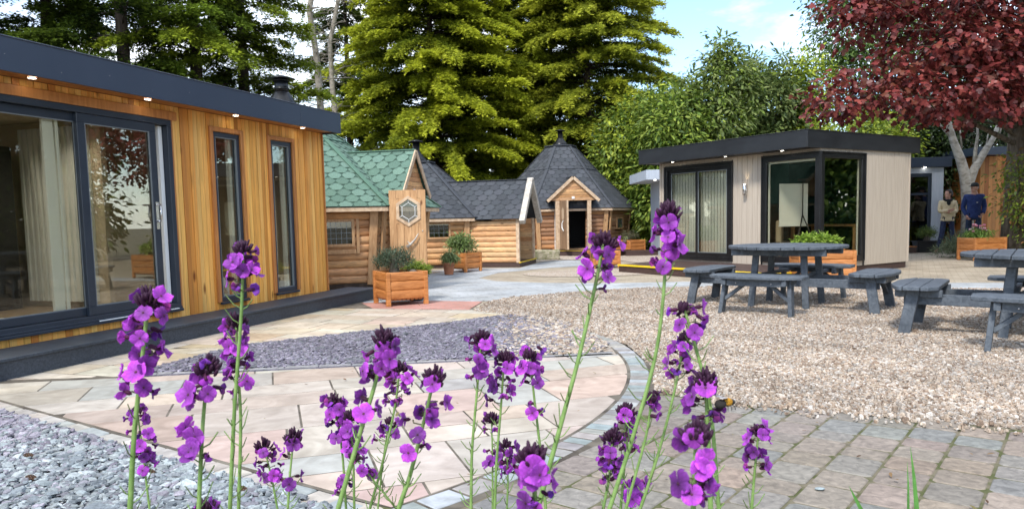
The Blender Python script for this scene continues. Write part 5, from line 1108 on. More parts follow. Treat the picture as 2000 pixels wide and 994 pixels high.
# ================================================================ PLANTERS
def planter(x, y, rz, w, d, h, label, grp='orange stained wooden planters', leg=.06):
    t = thing('wooden_planter', (x, y, 0), label, 'planter', grp, rz)
    n = 3; z0 = h*.2; bh = (h-z0-.0)/n
    for nm_, sx in (('side_panel', 0), ('side_panel', 1), ('side_panel', 2), ('side_panel', 3)):
        mb = MB(); L_ = w if sx < 2 else d; off = (d if sx < 2 else w)/2
        for k in range(n):
            col = jit((1, 1, 1), .10); za = z0+k*bh; v = []; m = 5
            for xx in (-L_/2+.02, L_/2-.02):
                for i in range(m+1): a = math.pi*i/m; v.append((xx, -off-.02*math.sin(a)**.6, za+bh*(1-math.cos(a))/2))
                v += [(xx, -off+.02, za+bh-.002), (xx, -off+.02, za+.002)]
            q = m+3; mb.add(v, [(i, q+i, q+i+1, i+1) for i in range(q-1)]+[(q-1, 2*q-1, q, 0), tuple(range(q-1, -1, -1)), tuple(range(q, 2*q))], col)
        a = (0, math.pi, math.pi/2, -math.pi/2)[sx]; mb.build(nm_, M['planter'], t, xf=Matrix.Rotation(a, 4, 'Z'))
    for sx in (-1, 1):
        for sy in (-1, 1): mb = MB(); mb.box(sx*w/2-leg/2, sx*w/2+leg/2, sy*d/2-leg/2, sy*d/2+leg/2, 0, h+.004); mb.build('corner_post', M['planter'], t, .006)
    mb = MB()
    for k in range(8): mb.box(-w/2+.03+k*(w-.06)/8, -w/2+.03+(k+.75)*(w-.06)/8, -d/2+.03, d/2-.03, z0-.02, z0)
    mb.build('base_slats', M['planter'], t)
    mb = MB(); mb.box(-w/2+.021, w/2-.021, -d/2+.021, d/2-.021, h-.09, h-.04); mb.build('soil', M['soil'], t)
    return t
def bush(name, x, y, z, rx, ry, rz_, label, seed, pal, n=160, per=22, leaf=.05, cs=.05, shape=OVAL, wr=.4, droop=-.1, cat='plant', **k):
    return broadleaf(name, x, y, z, lob((0, 0, rz_*.9, rx, ry, rz_)), label, cat, seed, pal, n, per, leaf, cs, shape, wr, trunk=[(0, 0, 0), (0, 0, rz_*1.2)], branches=14, droop=droop, **k)
cR = R(28); px_, py_ = -1.67, 9.95; w_ = .54
cx_ = px_+w_/2*math.cos(cR)-w_/2*math.sin(cR); cy_ = py_+w_/2*math.sin(cR)+w_/2*math.cos(cR)
planter(cx_, cy_, cR, w_, w_, .46, 'orange wooden planter nearest the camera at the end of the charcoal step')
bush('rosemary_bush', cx_-.08, cy_+.02, .40, .24, .22, .20, 'dark grey green rosemary bush in the nearest orange planter', 201, [(.035, .06, .03), (.06, .09, .05), (.09, .13, .08), (.13, .18, .12)], 230, 20, .035, .04, DIAMOND, .3, 1.2)
bush('sedum', cx_+.19, cy_-.05, .42, .07, .09, .05, 'pale green low succulent at the right corner of the nearest planter', 202, [(.30, .36, .16), (.42, .47, .25)], 40, 20, .025, .02)
def pot(name, x, y, r, h, mat, label, cat='plant pot'):
    t = thing(name, (x, y, 0), label, cat); mb = MB(); mb.lathe([(r*.68, 0), (r*.72, .01), (r*.95, h*.86), (r*1.06, h*.86), (r*1.08, h), (r*.95, h), (r*.9, h*.85)], 24); mb.build('body', M[mat], t)
    mb = MB(); mb.lathe([(r*.92, h*.86), (0.01, h*.88)], 20, cap=False); mb.build('soil', M['soil'], t); return t
pq = AT(812, 560, 10.75); pot('black_pot', pq[0], 10.75, .14, .3, 'plasticblack', 'tall black plastic pot behind the nearest orange planter')
bush('fresh_green_shrub', pq[0], 10.75, .28, .19, .19, .15, 'fluffy bright green shrub in the black pot', 203, [(.12, .19, .02), (.20, .28, .03), (.28, .36, .05)], 200, 22, .04, .035, DIAMOND, .35)
pot('terracotta_pot', *G(877, 536)[:2], .13, .26, 'terracotta', 'small terracotta pot beside the planter of the middle cabin')
q = G(877, 536); bush('pot_plant', q[0], q[1], .22, .16, .16, .16, 'spiky pale green plant in the terracotta pot', 204, [(.14, .19, .06), (.24, .30, .12)], 60, 16, .14, .03, DIAMOND, .12, -.9)
pc = (-1.05, 16.55); planter(*pc, R(52), .5, .5, .42, 'square orange planter against the front of the middle dark cabin')
bush('potato_vine', pc[0]-.05, pc[1], .36, .26, .26, .24, 'leafy light green plant in the planter by the middle cabin', 205, [(.10, .16, .04), (.17, .25, .07), (.30, .38, .18)], 130, 20, .07, .06)
planter(3.78, 23.55, R(35), .62, .62, .40, 'farthest orange planter right of the far cabin')
bush('heather', 3.72, 23.55, .34, .30, .28, .17, 'brownish heather in the farthest planter', 206, [(.09, .08, .04), (.14, .13, .07), (.18, .20, .10)], 100, 16, .05, .05, DIAMOND, .3)
bush('trailing_plant', 3.55, 23.25, .34, .14, .1, .08, 'pale trailing plant spilling over the farthest planter', 207, [(.25, .32, .12), (.38, .44, .22)], 40, 14, .05, .03)
planter(2.1, 16.9, R(8), .58, .5, .38, 'orange planter at the left end of the deck with yellow edging')
bush('dwarf_shrub', 2.05, 16.9, .33, .2, .18, .12, 'small green shrub in the planter at the left end of the deck', 208, LAU[1:4], 80, 16, .05, .05)
planter(5.12, 12.22, R(-4), .84, .5, .52, 'wide orange planter under the corner window behind the picnic table')
bush('leafy_shrub', 5.0, 12.22, .48, .34, .22, .15, 'dense bright green leafy shrub in the planter under the corner window', 209, [(.11, .19, .02), (.18, .28, .03), (.26, .37, .05), (.33, .43, .08)], 260, 22, .075, .045)
pr = (10.62, 16.75); planter(*pr, R(12), .78, .46, .50, 'orange planter with pink flowers in front of the people')
bush('tulip_leaves', pr[0]-.05, pr[1], .44, .28, .16, .12, 'green leaves of the flowers in the right planter', 210, [(.14, .24, .04), (.24, .34, .07)], 70, 14, .12, .05, DIAMOND, .2, -.9)
t = thing('pink_flowers', (pr[0]-.1, pr[1], .55), 'cluster of pale pink blooms on the right planter', 'flowers')
for k in range(13):
    a = random.uniform(0, 6.28); rr = random.uniform(0, .22); z = random.uniform(.08, .24); x, y = rr*math.cos(a), rr*math.sin(a)*.5
    mb = MB(); mb.tube([(x*.4, y*.4, -.1), (x, y, z)], .004, 4, (.2, .3, .08))
    for j in range(5): aa = j*1.256; mb.ball((x+.018*math.cos(aa), y+.018*math.sin(aa), z+.01), (.018, .018, .022), 6, 4, random.choice([(.75, .38, .45), (.80, .58, .60), (.70, .25, .35)]))
    mb.build('bloom', M['leaf'], t)
t = thing('black_trough', (11.35, 20.25, 0), 'black plastic trough by the grey garden room door', 'planter'); mb = MB(); v0 = [(-.30, -.13), (.30, -.13), (.30, .13), (-.30, .13)]
mb.add([(x, y, 0) for x, y in v0]+[(x*1.15, y*1.2, .3) for x, y in v0], [(3, 2, 1, 0), (4, 5, 6, 7), (0, 1, 5, 4), (1, 2, 6, 5), (2, 3, 7, 6), (3, 0, 4, 7)]); mb.build('body', M['plasticblack'], t, .01)
mb = MB(); mb.box(-.37, .37, -.175, .175, .285, .31); mb.build('lip', M['plasticblack'], t, .005)
bush('round_conifer', 11.33, 20.25, .29, .25, .2, .22, 'round dwarf conifer in the black trough', 211, [(.06, .10, .02), (.11, .16, .03), (.16, .21, .05)], 120, 20, .045, .04, DIAMOND, .35)
t = thing('brown_box', (10.78, 20.1, 0), 'small dark brown wooden box beside the black trough', 'box'); mb = MB(); mb.box(-.12, .12, -.15, .15, 0, .16); mb.build('box_body', M['browndeck'], t, .005)
mb = MB(); mb.box(-.13, .13, -.16, .16, .161, .175); mb.build('lid', M['planter'], t)
# ================================================================ PEOPLE
def skin(name, verts, edges, rad, mat, parent, root=0, sub=2):
    me = bpy.data.meshes.new(name); me.from_pydata(verts, edges, []); me.materials.append(mat); o = bpy.data.objects.new(name, me); link(o, parent)
    m = o.modifiers.new('skin', 'SKIN'); m.use_smooth_shade = True
    for i, r in enumerate(rad):
        r = r if hasattr(r, '__len__') else (r, r); me.skin_vertices[0].data[i].radius = r; me.skin_vertices[0].data[i].use_root = (i == root)
    s = o.modifiers.new('sub', 'SUBSURF'); s.levels = s.render_levels = sub; return o
SKIN_ = plain('skin', (.50, .27, .19), .55); HAIR = plain('dark brown hair', (.022, .014, .010), .6)
def person(x, y, H, label, rz, pose, top, trous, shoes, z0=0):
    t = thing('person', (x, y, z0), label, 'person', rz=rz)   # faces local -y
    k = H/1.75
    def s(p): return (p[0]*k, p[1]*k, p[2]*k)
    J = dict(pel=(0, 0, .95), wai=(0, .01, 1.08), che=(0, .01, 1.28), sho=(0, .015, 1.42), nec=(0, .0, 1.50), hea=(0, -.02, 1.60))
    J.update(pose); names = [n for n in J if not n.startswith('toe')]; V = [s(J[n]) for n in names]; ix = {n: i for i, n in enumerate(names)}
    E_ = [('pel', 'wai'), ('wai', 'che'), ('che', 'sho'), ('sho', 'nec'), ('nec', 'hea')]; rad = dict(pel=(.125, .10), wai=(.12, .095), che=(.145, .105), sho=(.105, .08), nec=(.052, .055), hea=(.07, .075))
    for sd in 'LR':
        E_ += [('pel', 'hip'+sd), ('hip'+sd, 'kne'+sd), ('kne'+sd, 'ank'+sd), ('sho', 'shl'+sd), ('shl'+sd, 'elb'+sd), ('elb'+sd, 'wri'+sd), ('wri'+sd, 'han'+sd)]
        rad.update({'hip'+sd: .085, 'kne'+sd: .055, 'ank'+sd: .038, 'shl'+sd: .055, 'elb'+sd: .040, 'wri'+sd: .027, 'han'+sd: (.034, .016)})
    R2 = [tuple(q*k for q in (rad[n] if hasattr(rad[n], '__len__') else (rad[n],)*2)) for n in names]
    skin('body', V, [(ix[a], ix[b]) for a, b in E_], R2, SKIN_, t)
    def sub_(name, nm, ed, rr, mat, grow=0, sub=2):
        vv = [s(J[n]) if isinstance(n, str) else s(n) for n in nm]; return skin(name, vv, ed, [tuple(q*k for q in (r if hasattr(r, '__len__') else (r, r))) for r in rr], mat, t, sub=sub)
    hemL = tuple(np.array(J['hipL'])*.72+np.array(J['kneL'])*.28); hemR = tuple(np.array(J['hipR'])*.72+np.array(J['kneR'])*.28)
    sub_('jacket', [(J['wai'][0], J['wai'][1], 1.09), (J['pel'][0], J['pel'][1], .85), 'che', 'sho', (J['nec'][0], J['nec'][1]+.005, J['sho'][2]+.06), 'shlL', 'elbL', 'wriL', 'shlR', 'elbR', 'wriR'],
         [(0, 1), (0, 2), (2, 3), (3, 4), (3, 5), (5, 6), (6, 7), (3, 8), (8, 9), (9, 10)], [(.175, .14), (.235, .19), (.185, .135), (.13, .10), (.075, .075), .078, .062, .048, .078, .062, .048], top)
    sub_('trousers', ['pel', 'hipL', 'kneL', tuple(np.array(J['ankL'])+[0, 0, .01]), 'hipR', 'kneR', tuple(np.array(J['ankR'])+[0, 0, .01])], [(0, 1), (1, 2), (2, 3), (0, 4), (4, 5), (5, 6)], [(.12, .10), .088, .070, .055, .088, .070, .055], trous)
    for sd in 'LR':
        a = np.array(J['ank'+sd]); f = np.array(J['toe'+sd]); sub_('shoe', [tuple(a+[0, .03, -.035]), tuple((a+f)/2+[0, 0, -.03]), tuple(f)], [(0, 1), (1, 2)], [.045, (.045, .035), (.038, .025)], shoes)
        # five fingers from the palm
        h = np.array(J['han'+sd]); w = np.array(J['wri'+sd]); dr = norm((h-w)[None])[0]; sdv = norm(np.cross(dr, [0, -1, .3])[None])[0]; nn_ = np.cross(sdv, dr)
        for i in range(4):
            b0 = h+sdv*(i-1.5)*.019; ln = (.062, .072, .068, .052)[i]; sub_('finger', [tuple(b0-dr*.01), tuple(b0+dr*ln*.5), tuple(b0+dr*ln*.85+nn_*.02)], [(0, 1), (1, 2)], [.0095, .0085, .007], SKIN_, sub=1)
        b0 = w+dr*.03+sdv*.03; sub_('thumb', [tuple(b0), tuple(b0+dr*.03+sdv*.02), tuple(b0+dr*.055+sdv*.022)], [(0, 1), (1, 2)], [.012, .010, .008], SKIN_, sub=1)
    return t, k, J
def head(t, k, J, yaw, hairmat, cap=None, long=False, lab=None):
    hx, hy, hz = [q*k for q in J['hea']]; X = Matrix.Translation((hx, hy, hz+.03*k)) @ Matrix.Rotation(yaw, 4, 'Z') @ Matrix.Scale(k, 4)
    mb = MB(); mb.ball((0, 0, .02), (.076, .094, .105), 20, 14); mb.ball((0, -.03, -.055), (.055, .062, .06), 16, 10); mb.ball((0, -.098, -.008), (.012, .018, .022), 8, 6); mb.ball((-.077, .005, 0), (.010, .018, .03), 8, 6); mb.ball((.077, .005, 0), (.010, .018, .03), 8, 6)
    hd_ = mb.build('head', SKIN_, t, xf=X)
    mb = MB()
    for s in (-1, 1): mb.ball((s*.030, -.082, .018), (.012, .008, .007), 8, 6, (1, 1, 1)); mb.ball((s*.030, -.089, .018), (.005, .003, .005), 6, 5, mi=1)
    mb.build('eyes', [M['white'], HAIR], hd_, xf=X)
    mb = MB(); mb.ball((0, -.088, -.052), (.022, .008, .006), 8, 5); mb.build('mouth', plain('lips', (.35, .12, .10), .5), hd_, xf=X)
    mb = MB(); mb.ball((-.03, -.086, .036), (.016, .006, .003), 6, 4); mb.ball((.03, -.086, .036), (.016, .006, .003), 6, 4); mb.build('eyebrows', hairmat, hd_, xf=X)
    mb = MB()
    if cap:
        mb.ball((0, .022, .015), (.0775, .086, .075), 18, 12); mb.build('hair', hairmat, hd_, xf=X)
        mb = MB(); mb.lathe([(.088, 0), (.092, .03), (.078, .075), (.04, .098), (.005, .103)], 20, (0, .0, .045)); mb.ball((0, -.11, .052), (.065, .065, .010), 14, 6); mb.build('cap', cap, hd_, xf=X)
    else:
        mb.ball((0, .022, .035), (.088, .095, .105), 20, 14); mb.ball((0, .07, -.02), (.07, .055, .08), 14, 10); mb.ball((.0, -.055, .105), (.055, .03, .022), 12, 8); mb.build('hair', hairmat, hd_, xf=X)
# woman: strolling left, arms folded, looking left
wp = dict(pel=(0, 0, .95), hipL=(.09, 0, .92), kneL=(.12, -.03, .50), ankL=(.17, .10, .09), toeL=(.18, -.05, .05), hipR=(-.09, 0, .92), kneR=(-.15, -.10, .51), ankR=(-.26, -.12, .09), toeR=(-.34, -.25, .035),
          shlL=(.17, .02, 1.40), elbL=(.21, -.06, 1.14), wriL=(.0, -.18, 1.13), hanL=(-.08, -.17, 1.14), shlR=(-.17, .02, 1.40), elbR=(-.22, -.05, 1.14), wriR=(-.02, -.20, 1.18), hanR=(.06, -.19, 1.19))
wx = AT(1849, 480, 19.9)[0]
t, k, J = person(wx, 19.9, 1.66, 'person with short dark hair in a tan jacket, black scarf and jeans, arms folded', R(-18), wp, wood('tan cotton', (.56, .45, .27), (.68, .56, .36), (1, 1, 1), 14, .85, .3), wood('navy denim', (.010, .016, .045), (.02, .03, .075), (1, 1, 1), 20, .8, .2), plain('brown leather', (.20, .10, .06), .5))
head(t, k, J, R(-62), HAIR)
mb = MB()
for i in range(12):
    a = 2*math.pi*i/12; a2 = 2*math.pi*(i+1)/12
    mb.tube([(.085*math.cos(a)*k, (.08*math.sin(a)-.01)*k, 1.475*k+.02*math.sin(a)), (.085*math.cos(a2)*k, (.08*math.sin(a2)-.01)*k, 1.475*k+.02*math.sin(a2))], .034, 8)
mb.ball((0, -.10*k, 1.40*k), (.05, .03, .08), 12, 8); mb.build('scarf', plain('black wool', (.010, .010, .012), .9), t)
mb = MB(); mb.box(-.15, -.05, -.155, -.145, .95, 1.05); mb.box(.05, .15, -.155, -.145, .95, 1.05); mb.build('jacket_pocket', bpy.data.materials['tan cotton'], t, .003)
mp_ = dict(pel=(0, 0, .95), hipL=(.095, 0, .92), kneL=(.11, -.03, .50), ankL=(.12, .02, .09), toeL=(.14, -.13, .04), hipR=(-.095, 0, .92), kneR=(-.12, -.02, .50), ankR=(-.13, .03, .09), toeR=(-.15, -.12, .04),
           shlL=(.175, .02, 1.42), elbL=(.235, .06, 1.16), wriL=(.19, -.07, .98), hanL=(.13, -.11, .93), shlR=(-.175, .02, 1.42), elbR=(-.24, .06, 1.14), wriR=(-.16, -.06, .94), hanR=(-.12, -.10, .88))
mxp = AT(1900, 480, 19.4)[0]
t, k, J = person(mxp, 19.4, 1.80, 'person in a black baseball cap and navy pullover with hands in trouser pockets', R(-25), mp_, wood('navy fleece', (.012, .026, .10), (.022, .042, .15), (1, 1, 1), 14, .85, .3), wood('dark jeans', (.012, .022, .05), (.022, .038, .08), (1, 1, 1), 20, .8, .2), plain('black shoes', (.02, .02, .02), .5))
head(t, k, J, R(-50), plain('grey hair', (.12, .11, .10), .8), plain('black cap', (.012, .014, .014), .8))
mb = MB(); mb.box(.03, .07, -.142, -.138, 1.30, 1.312); mb.build('chest_logo', M['white'], t)
# ================================================================ FOREGROUND WALLFLOWERS
def petalmat():
    m, t, b = mat_base('purple petals'); l = t.links.new
    at = N(t, 'ShaderNodeAttribute', attribute_name='col'); oi = N(t, 'ShaderNodeObjectInfo'); hs = N(t, 'ShaderNodeHueSaturation'); ma = N(t, 'ShaderNodeMapRange'); ma.inputs['To Min'].default_value = .5; ma.inputs['To Max'].default_value = 1.35
    mh = N(t, 'ShaderNodeMapRange'); mh.inputs['To Min'].default_value = .485; mh.inputs['To Max'].default_value = .512
    l(oi.outputs['Random'], ma.inputs['Value']); l(oi.outputs['Random'], mh.inputs['Value']); l(ma.outputs[0], hs.inputs['Value']); l(mh.outputs[0], hs.inputs['Hue']); l(at.outputs['Color'], hs.inputs['Color']); l(hs.outputs[0], b.inputs['Base Color'])
    b.inputs['Roughness'].default_value = .55; b.inputs['Specular IOR Level'].default_value = .25; b.inputs['Sheen Weight'].default_value = .1
    tr = N(t, 'ShaderNodeBsdfTranslucent'); l(hs.outputs[0], tr.inputs['Color']); ms = N(t, 'ShaderNodeMixShader'); ms.inputs[0].default_value = .32; l(b.outputs[0], ms.inputs[1]); l(tr.outputs[0], ms.inputs[2]); l(ms.outputs[0], t.nodes['Material Output'].inputs['Surface']); return m
M['petal'] = petalmat(); M['stem'] = wood('flower stem', (.12, .21, .05), (.20, .31, .09), (1, 1, 1), 60, .6, .1, col=True); M['bud'] = plain('dark buds', (.030, .006, .024), .65, spec=.3)
PUR = (.40, .060, .52)
def flower_mesh(seed):
    g = random.Random(seed); mb = MB(); S = .0122*g.uniform(.9, 1.1); cup = g.uniform(-.15, .45); rough = g.uniform(.1, .3)
    for p in range(4):
        a = p*math.pi/2+g.uniform(-.14, .14); wv = g.uniform(-.3, .3); curl = cup+g.uniform(-.25, .25); nu, nv = 9, 6; v = []
        for i in range(nu+1):
            u = i/nu
            for j in range(nv+1):
                w = (j/nv-.5)*2; wd = S*(.60*math.sqrt(max(0, 1-((u-.63)/.375)**2)) if u > .36 else .14+.30*max(0, u-.05)/.31*.95); r = S*(.06+.98*u)
                x = r; y = w*wd; z = S*(curl*u*u-.20*u*w*w*1.0+rough*.35*math.sin(w*4+p*2)*u*u)+.0006; c, s = math.cos(a), math.sin(a); v.append((x*c-y*s, x*s+y*c, z))
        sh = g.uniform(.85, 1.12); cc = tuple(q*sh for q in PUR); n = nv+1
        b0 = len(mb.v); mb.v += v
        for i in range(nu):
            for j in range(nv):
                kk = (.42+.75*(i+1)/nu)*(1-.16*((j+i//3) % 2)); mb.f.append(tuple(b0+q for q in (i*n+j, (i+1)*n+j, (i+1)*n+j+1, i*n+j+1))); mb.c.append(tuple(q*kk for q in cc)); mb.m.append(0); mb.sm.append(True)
    mb.ball((0, 0, .0004), (.0017, .0017, .0012), 8, 5, (.10, .02, .06))
    mb.lathe([(.0012, -.0115), (.0026, -.009), (.0024, -.003), (.0016, 0)], 8, (0, 0, 0), (.065, .008, .04))
    for q in range(4): a = q*1.57+.8; mb.tube([(.002*math.cos(a), .002*math.sin(a), -.009), (.0034*math.cos(a), .0034*math.sin(a), -.002)], [.0013, .0004], 4, (.075, .01, .05))
    me_o = mb.build('flower', M['petal']); me = me_o.data; bpy.data.objects.remove(me_o); return me
FM = [flower_mesh(i) for i in range(9)]
def side_mesh(seed):   # half open, drooping flower: petals folded
    g = random.Random(seed+50); mb = MB(); S = .0115
    for p in range(3):
        a = p*1.3+g.uniform(-.3, .3); v = []; nu, nv = 5, 4
        for i in range(nu+1):
            u = i/nu
            for j in range(nv+1):
                w = (j/nv-.5)*2; r = S*(.15+.5*math.sin(u*1.5)); h = S*(.95*u-.55*u*u*g.uniform(.9, 1.1)); y = w*S*.5*math.sin(math.pi*min(1, u*.84+.06))**.7; c, s = math.cos(a), math.sin(a); v.append((r*c-y*s, r*s+y*c, h-.2*S*w*w))
        n = nv+1; mb.add(v, [(i*n+j, (i+1)*n+j, (i+1)*n+j+1, i*n+j+1) for i in range(nu) for j in range(nv)], tuple(q*g.uniform(.45, .85) for q in PUR), 0, True)
    mb.lathe([(.0012, -.0115), (.0028, -.009), (.0026, -.002), (.0012, .002)], 8, (0, 0, 0), (.06, .008, .04))
    o = mb.build('flower', M['petal']); me = o.data; bpy.data.objects.remove(o); return me
SM = [side_mesh(i) for i in range(5)]
def wallflower(pts, D, zones, label, seed, dens=1.0, bud=1.0, thick=1.0, fs=1.0, bigface=False, droopb=False):
    """pts: pixel path top to bottom, D distance, zones: [(y0, y1, spread)] along the stem in pixels"""
    g = random.Random(seed); P = [Vector(AT(px, py, D).tolist()) for i, (px, py) in enumerate(pts)]
    P = P[::-1]; low = P[0]; d0 = (P[1]-P[0]).normalized() if len(P) > 1 else Vector((0, 0, 1)); e1 = low-d0*(low.z*.16/max(.3, d0.z))
    base = Vector((e1.x-d0.x/max(.3, d0.z)*low.z*.22, low.y, 0)); P = [base, base*.4+e1*.6-Vector((d0.x*.02, 0, 0)), e1]+P
    # smooth the path (Catmull-Rom)
    Q = []
    for i in range(len(P)-1):
        a, b, c, d = P[max(i-1, 0)], P[i], P[i+1], P[min(i+2, len(P)-1)]
        for s in range(6): u = s/6; Q.append(.5*((2*b)+(c-a)*u+(2*a-5*b+4*c-d)*u*u+(3*b-a-3*c+d)*u**3))
    Q.append(P[-1]); root = thing('wallflower', base, label, 'wallflower', 'purple wallflowers in the foreground'); Q = [q-base for q in Q]; n = len(Q)
    r0_ = .0020*thick
    mb = MB(); mb.tube(Q, [r0_*(1.35-.75*i/(n-1)) for i in range(n)], 8)
    def at_y(py):  # point on the stem with that photo height
        best = min(range(n-1), key=lambda i: abs(pix(Q[i]+base)[1]-py)); return best
    zb = Q[-1].z
    # seed pods and small ridges on the stem below the flowers
    lowz = max(z[1] for z in zones)
    for i in range(n-1):
        y = pix(Q[i]+base)[1]
        if y > lowz-10 and y < 1060:
            for s in range(2):
                if g.random() < .62:
                    o_ = Q[i].lerp(Q[i+1], g.random()); a = g.uniform(0, 6.28); L_ = g.uniform(.008, .02); dv = Vector((math.cos(a), math.sin(a)*.6, .55)).normalized(); mb.tube([o_, o_+dv*L_*.5, o_+dv*L_+Vector((0, 0, L_*.35))], [.0006, .0007, .0005], 4, (.8, .7, .8) if g.random() < .5 else (1, 1, 1), cap=False)
    st = mb.build('stem', M['stem'], root)
    # flowers
    pe = MB(); 
    for (y0, y1, sp) in zones:
        k = max(3, int((y1-y0)/1450*D/.0031*dens))
        for j in range(k):
            yy = y0+(y1-y0)*(j+g.random()*.8)/k; i = at_y(yy); u = g.random(); c = Q[i].lerp(Q[min(i+1, n-1)], u)
            # exact height
            c = c+(Q[min(i+1, n-1)]-Q[i])*0; a = j*2.4+g.uniform(-.5, .5)
            if bigface and j % 3 == 0: a = R(-90)+g.uniform(-.5, .5)
            rad = sp/1450*D*g.uniform(.45, .98); dv = Vector((math.cos(a), math.sin(a), 0)); tipv = c+dv*rad+Vector((0, 0, g.uniform(-.001, .006)))
            pe.tube([c, c+dv*rad*.5+Vector((0, 0, .002)), tipv-dv*.009], [.0007, .0007, .0009], 4, (.55, .35, .5), cap=False)
            half = g.random() < .36; me = g.choice(SM if half else FM); o = bpy.data.objects.new('flower', me); link(o, root); o.location = tipv
            nrm = (dv+Vector((0, 0, g.uniform(-.15, .75)))).normalized(); 
            if half: nrm = (dv+Vector((0, 0, g.uniform(-.9, .2)))).normalized()
            qq = nrm.to_track_quat('Z', 'Y'); o.rotation_mode = 'QUATERNION'; o.rotation_quaternion = qq @ Vector((0, 0, 1)).rotation_difference(Vector((0, 0, 1))) ; o.rotation_quaternion = qq @ Matrix.Rotation(g.uniform(0, 6.28), 3, 'Z').to_quaternion()
            s_ = fs*g.uniform(.54, .80); o.scale = (s_, s_, s_)
    if pe.v: pe.build('flower_stalks', M['stem'], root)
    mb = MB(); top = Q[-1]
    for j in range(int(26*bud)+5):
        a = j*2.4+g.uniform(-.5, .5); rr = .0105*bud*math.sqrt((j+.5)/(26*bud+5))*g.uniform(.8, 1.15); hh = .009*bud*(1-(rr/(.0105*bud))**2)*g.uniform(.6, 1.3); p = top+Vector((rr*math.cos(a), rr*math.sin(a), hh-.003)); dv = Vector((math.cos(a)*rr*75+g.uniform(-.2, .2), math.sin(a)*rr*75+g.uniform(-.2, .2), 1)).normalized()
        mb.ball(p, (.0016, .0016, .0048*g.uniform(.7, 1.2)), 6, 5, axis=dv); mb.tube([top-Vector((0, 0, .006)), p], .0006, 4, cap=False)
    mb.build('bud_cluster', M['bud'], root)
    mb = MB()   # narrow leaves low on the stem, below the frame
    for j in range(14):
        z = g.uniform(.05, .72)*low.z/1.0*.9; c = base.lerp(low, z/low.z)-base; a = g.uniform(0, 6.28); L_ = g.uniform(.04, .08); dv = Vector((math.cos(a), math.sin(a), .5)); sv = Vector((-math.sin(a), math.cos(a), 0))*.005; m_ = c+dv*L_*.5; e_ = c+Vector((dv.x, dv.y, .3))*L_
        mb.add([c, m_+sv, e_, m_-sv], [(0, 1, 2, 3)], (.85, 1, .9))
    mb.build('foliage', M['stem'], root); return root
def pix(p):
    q = np.array([p[0], p[1], p[2]-CAM_H]); z = q@fwd
    if z < .05: return (0, 9999)
    return (CX+F_PX*(q@RT)/z, CY-F_PX*(q@UPV)/z)
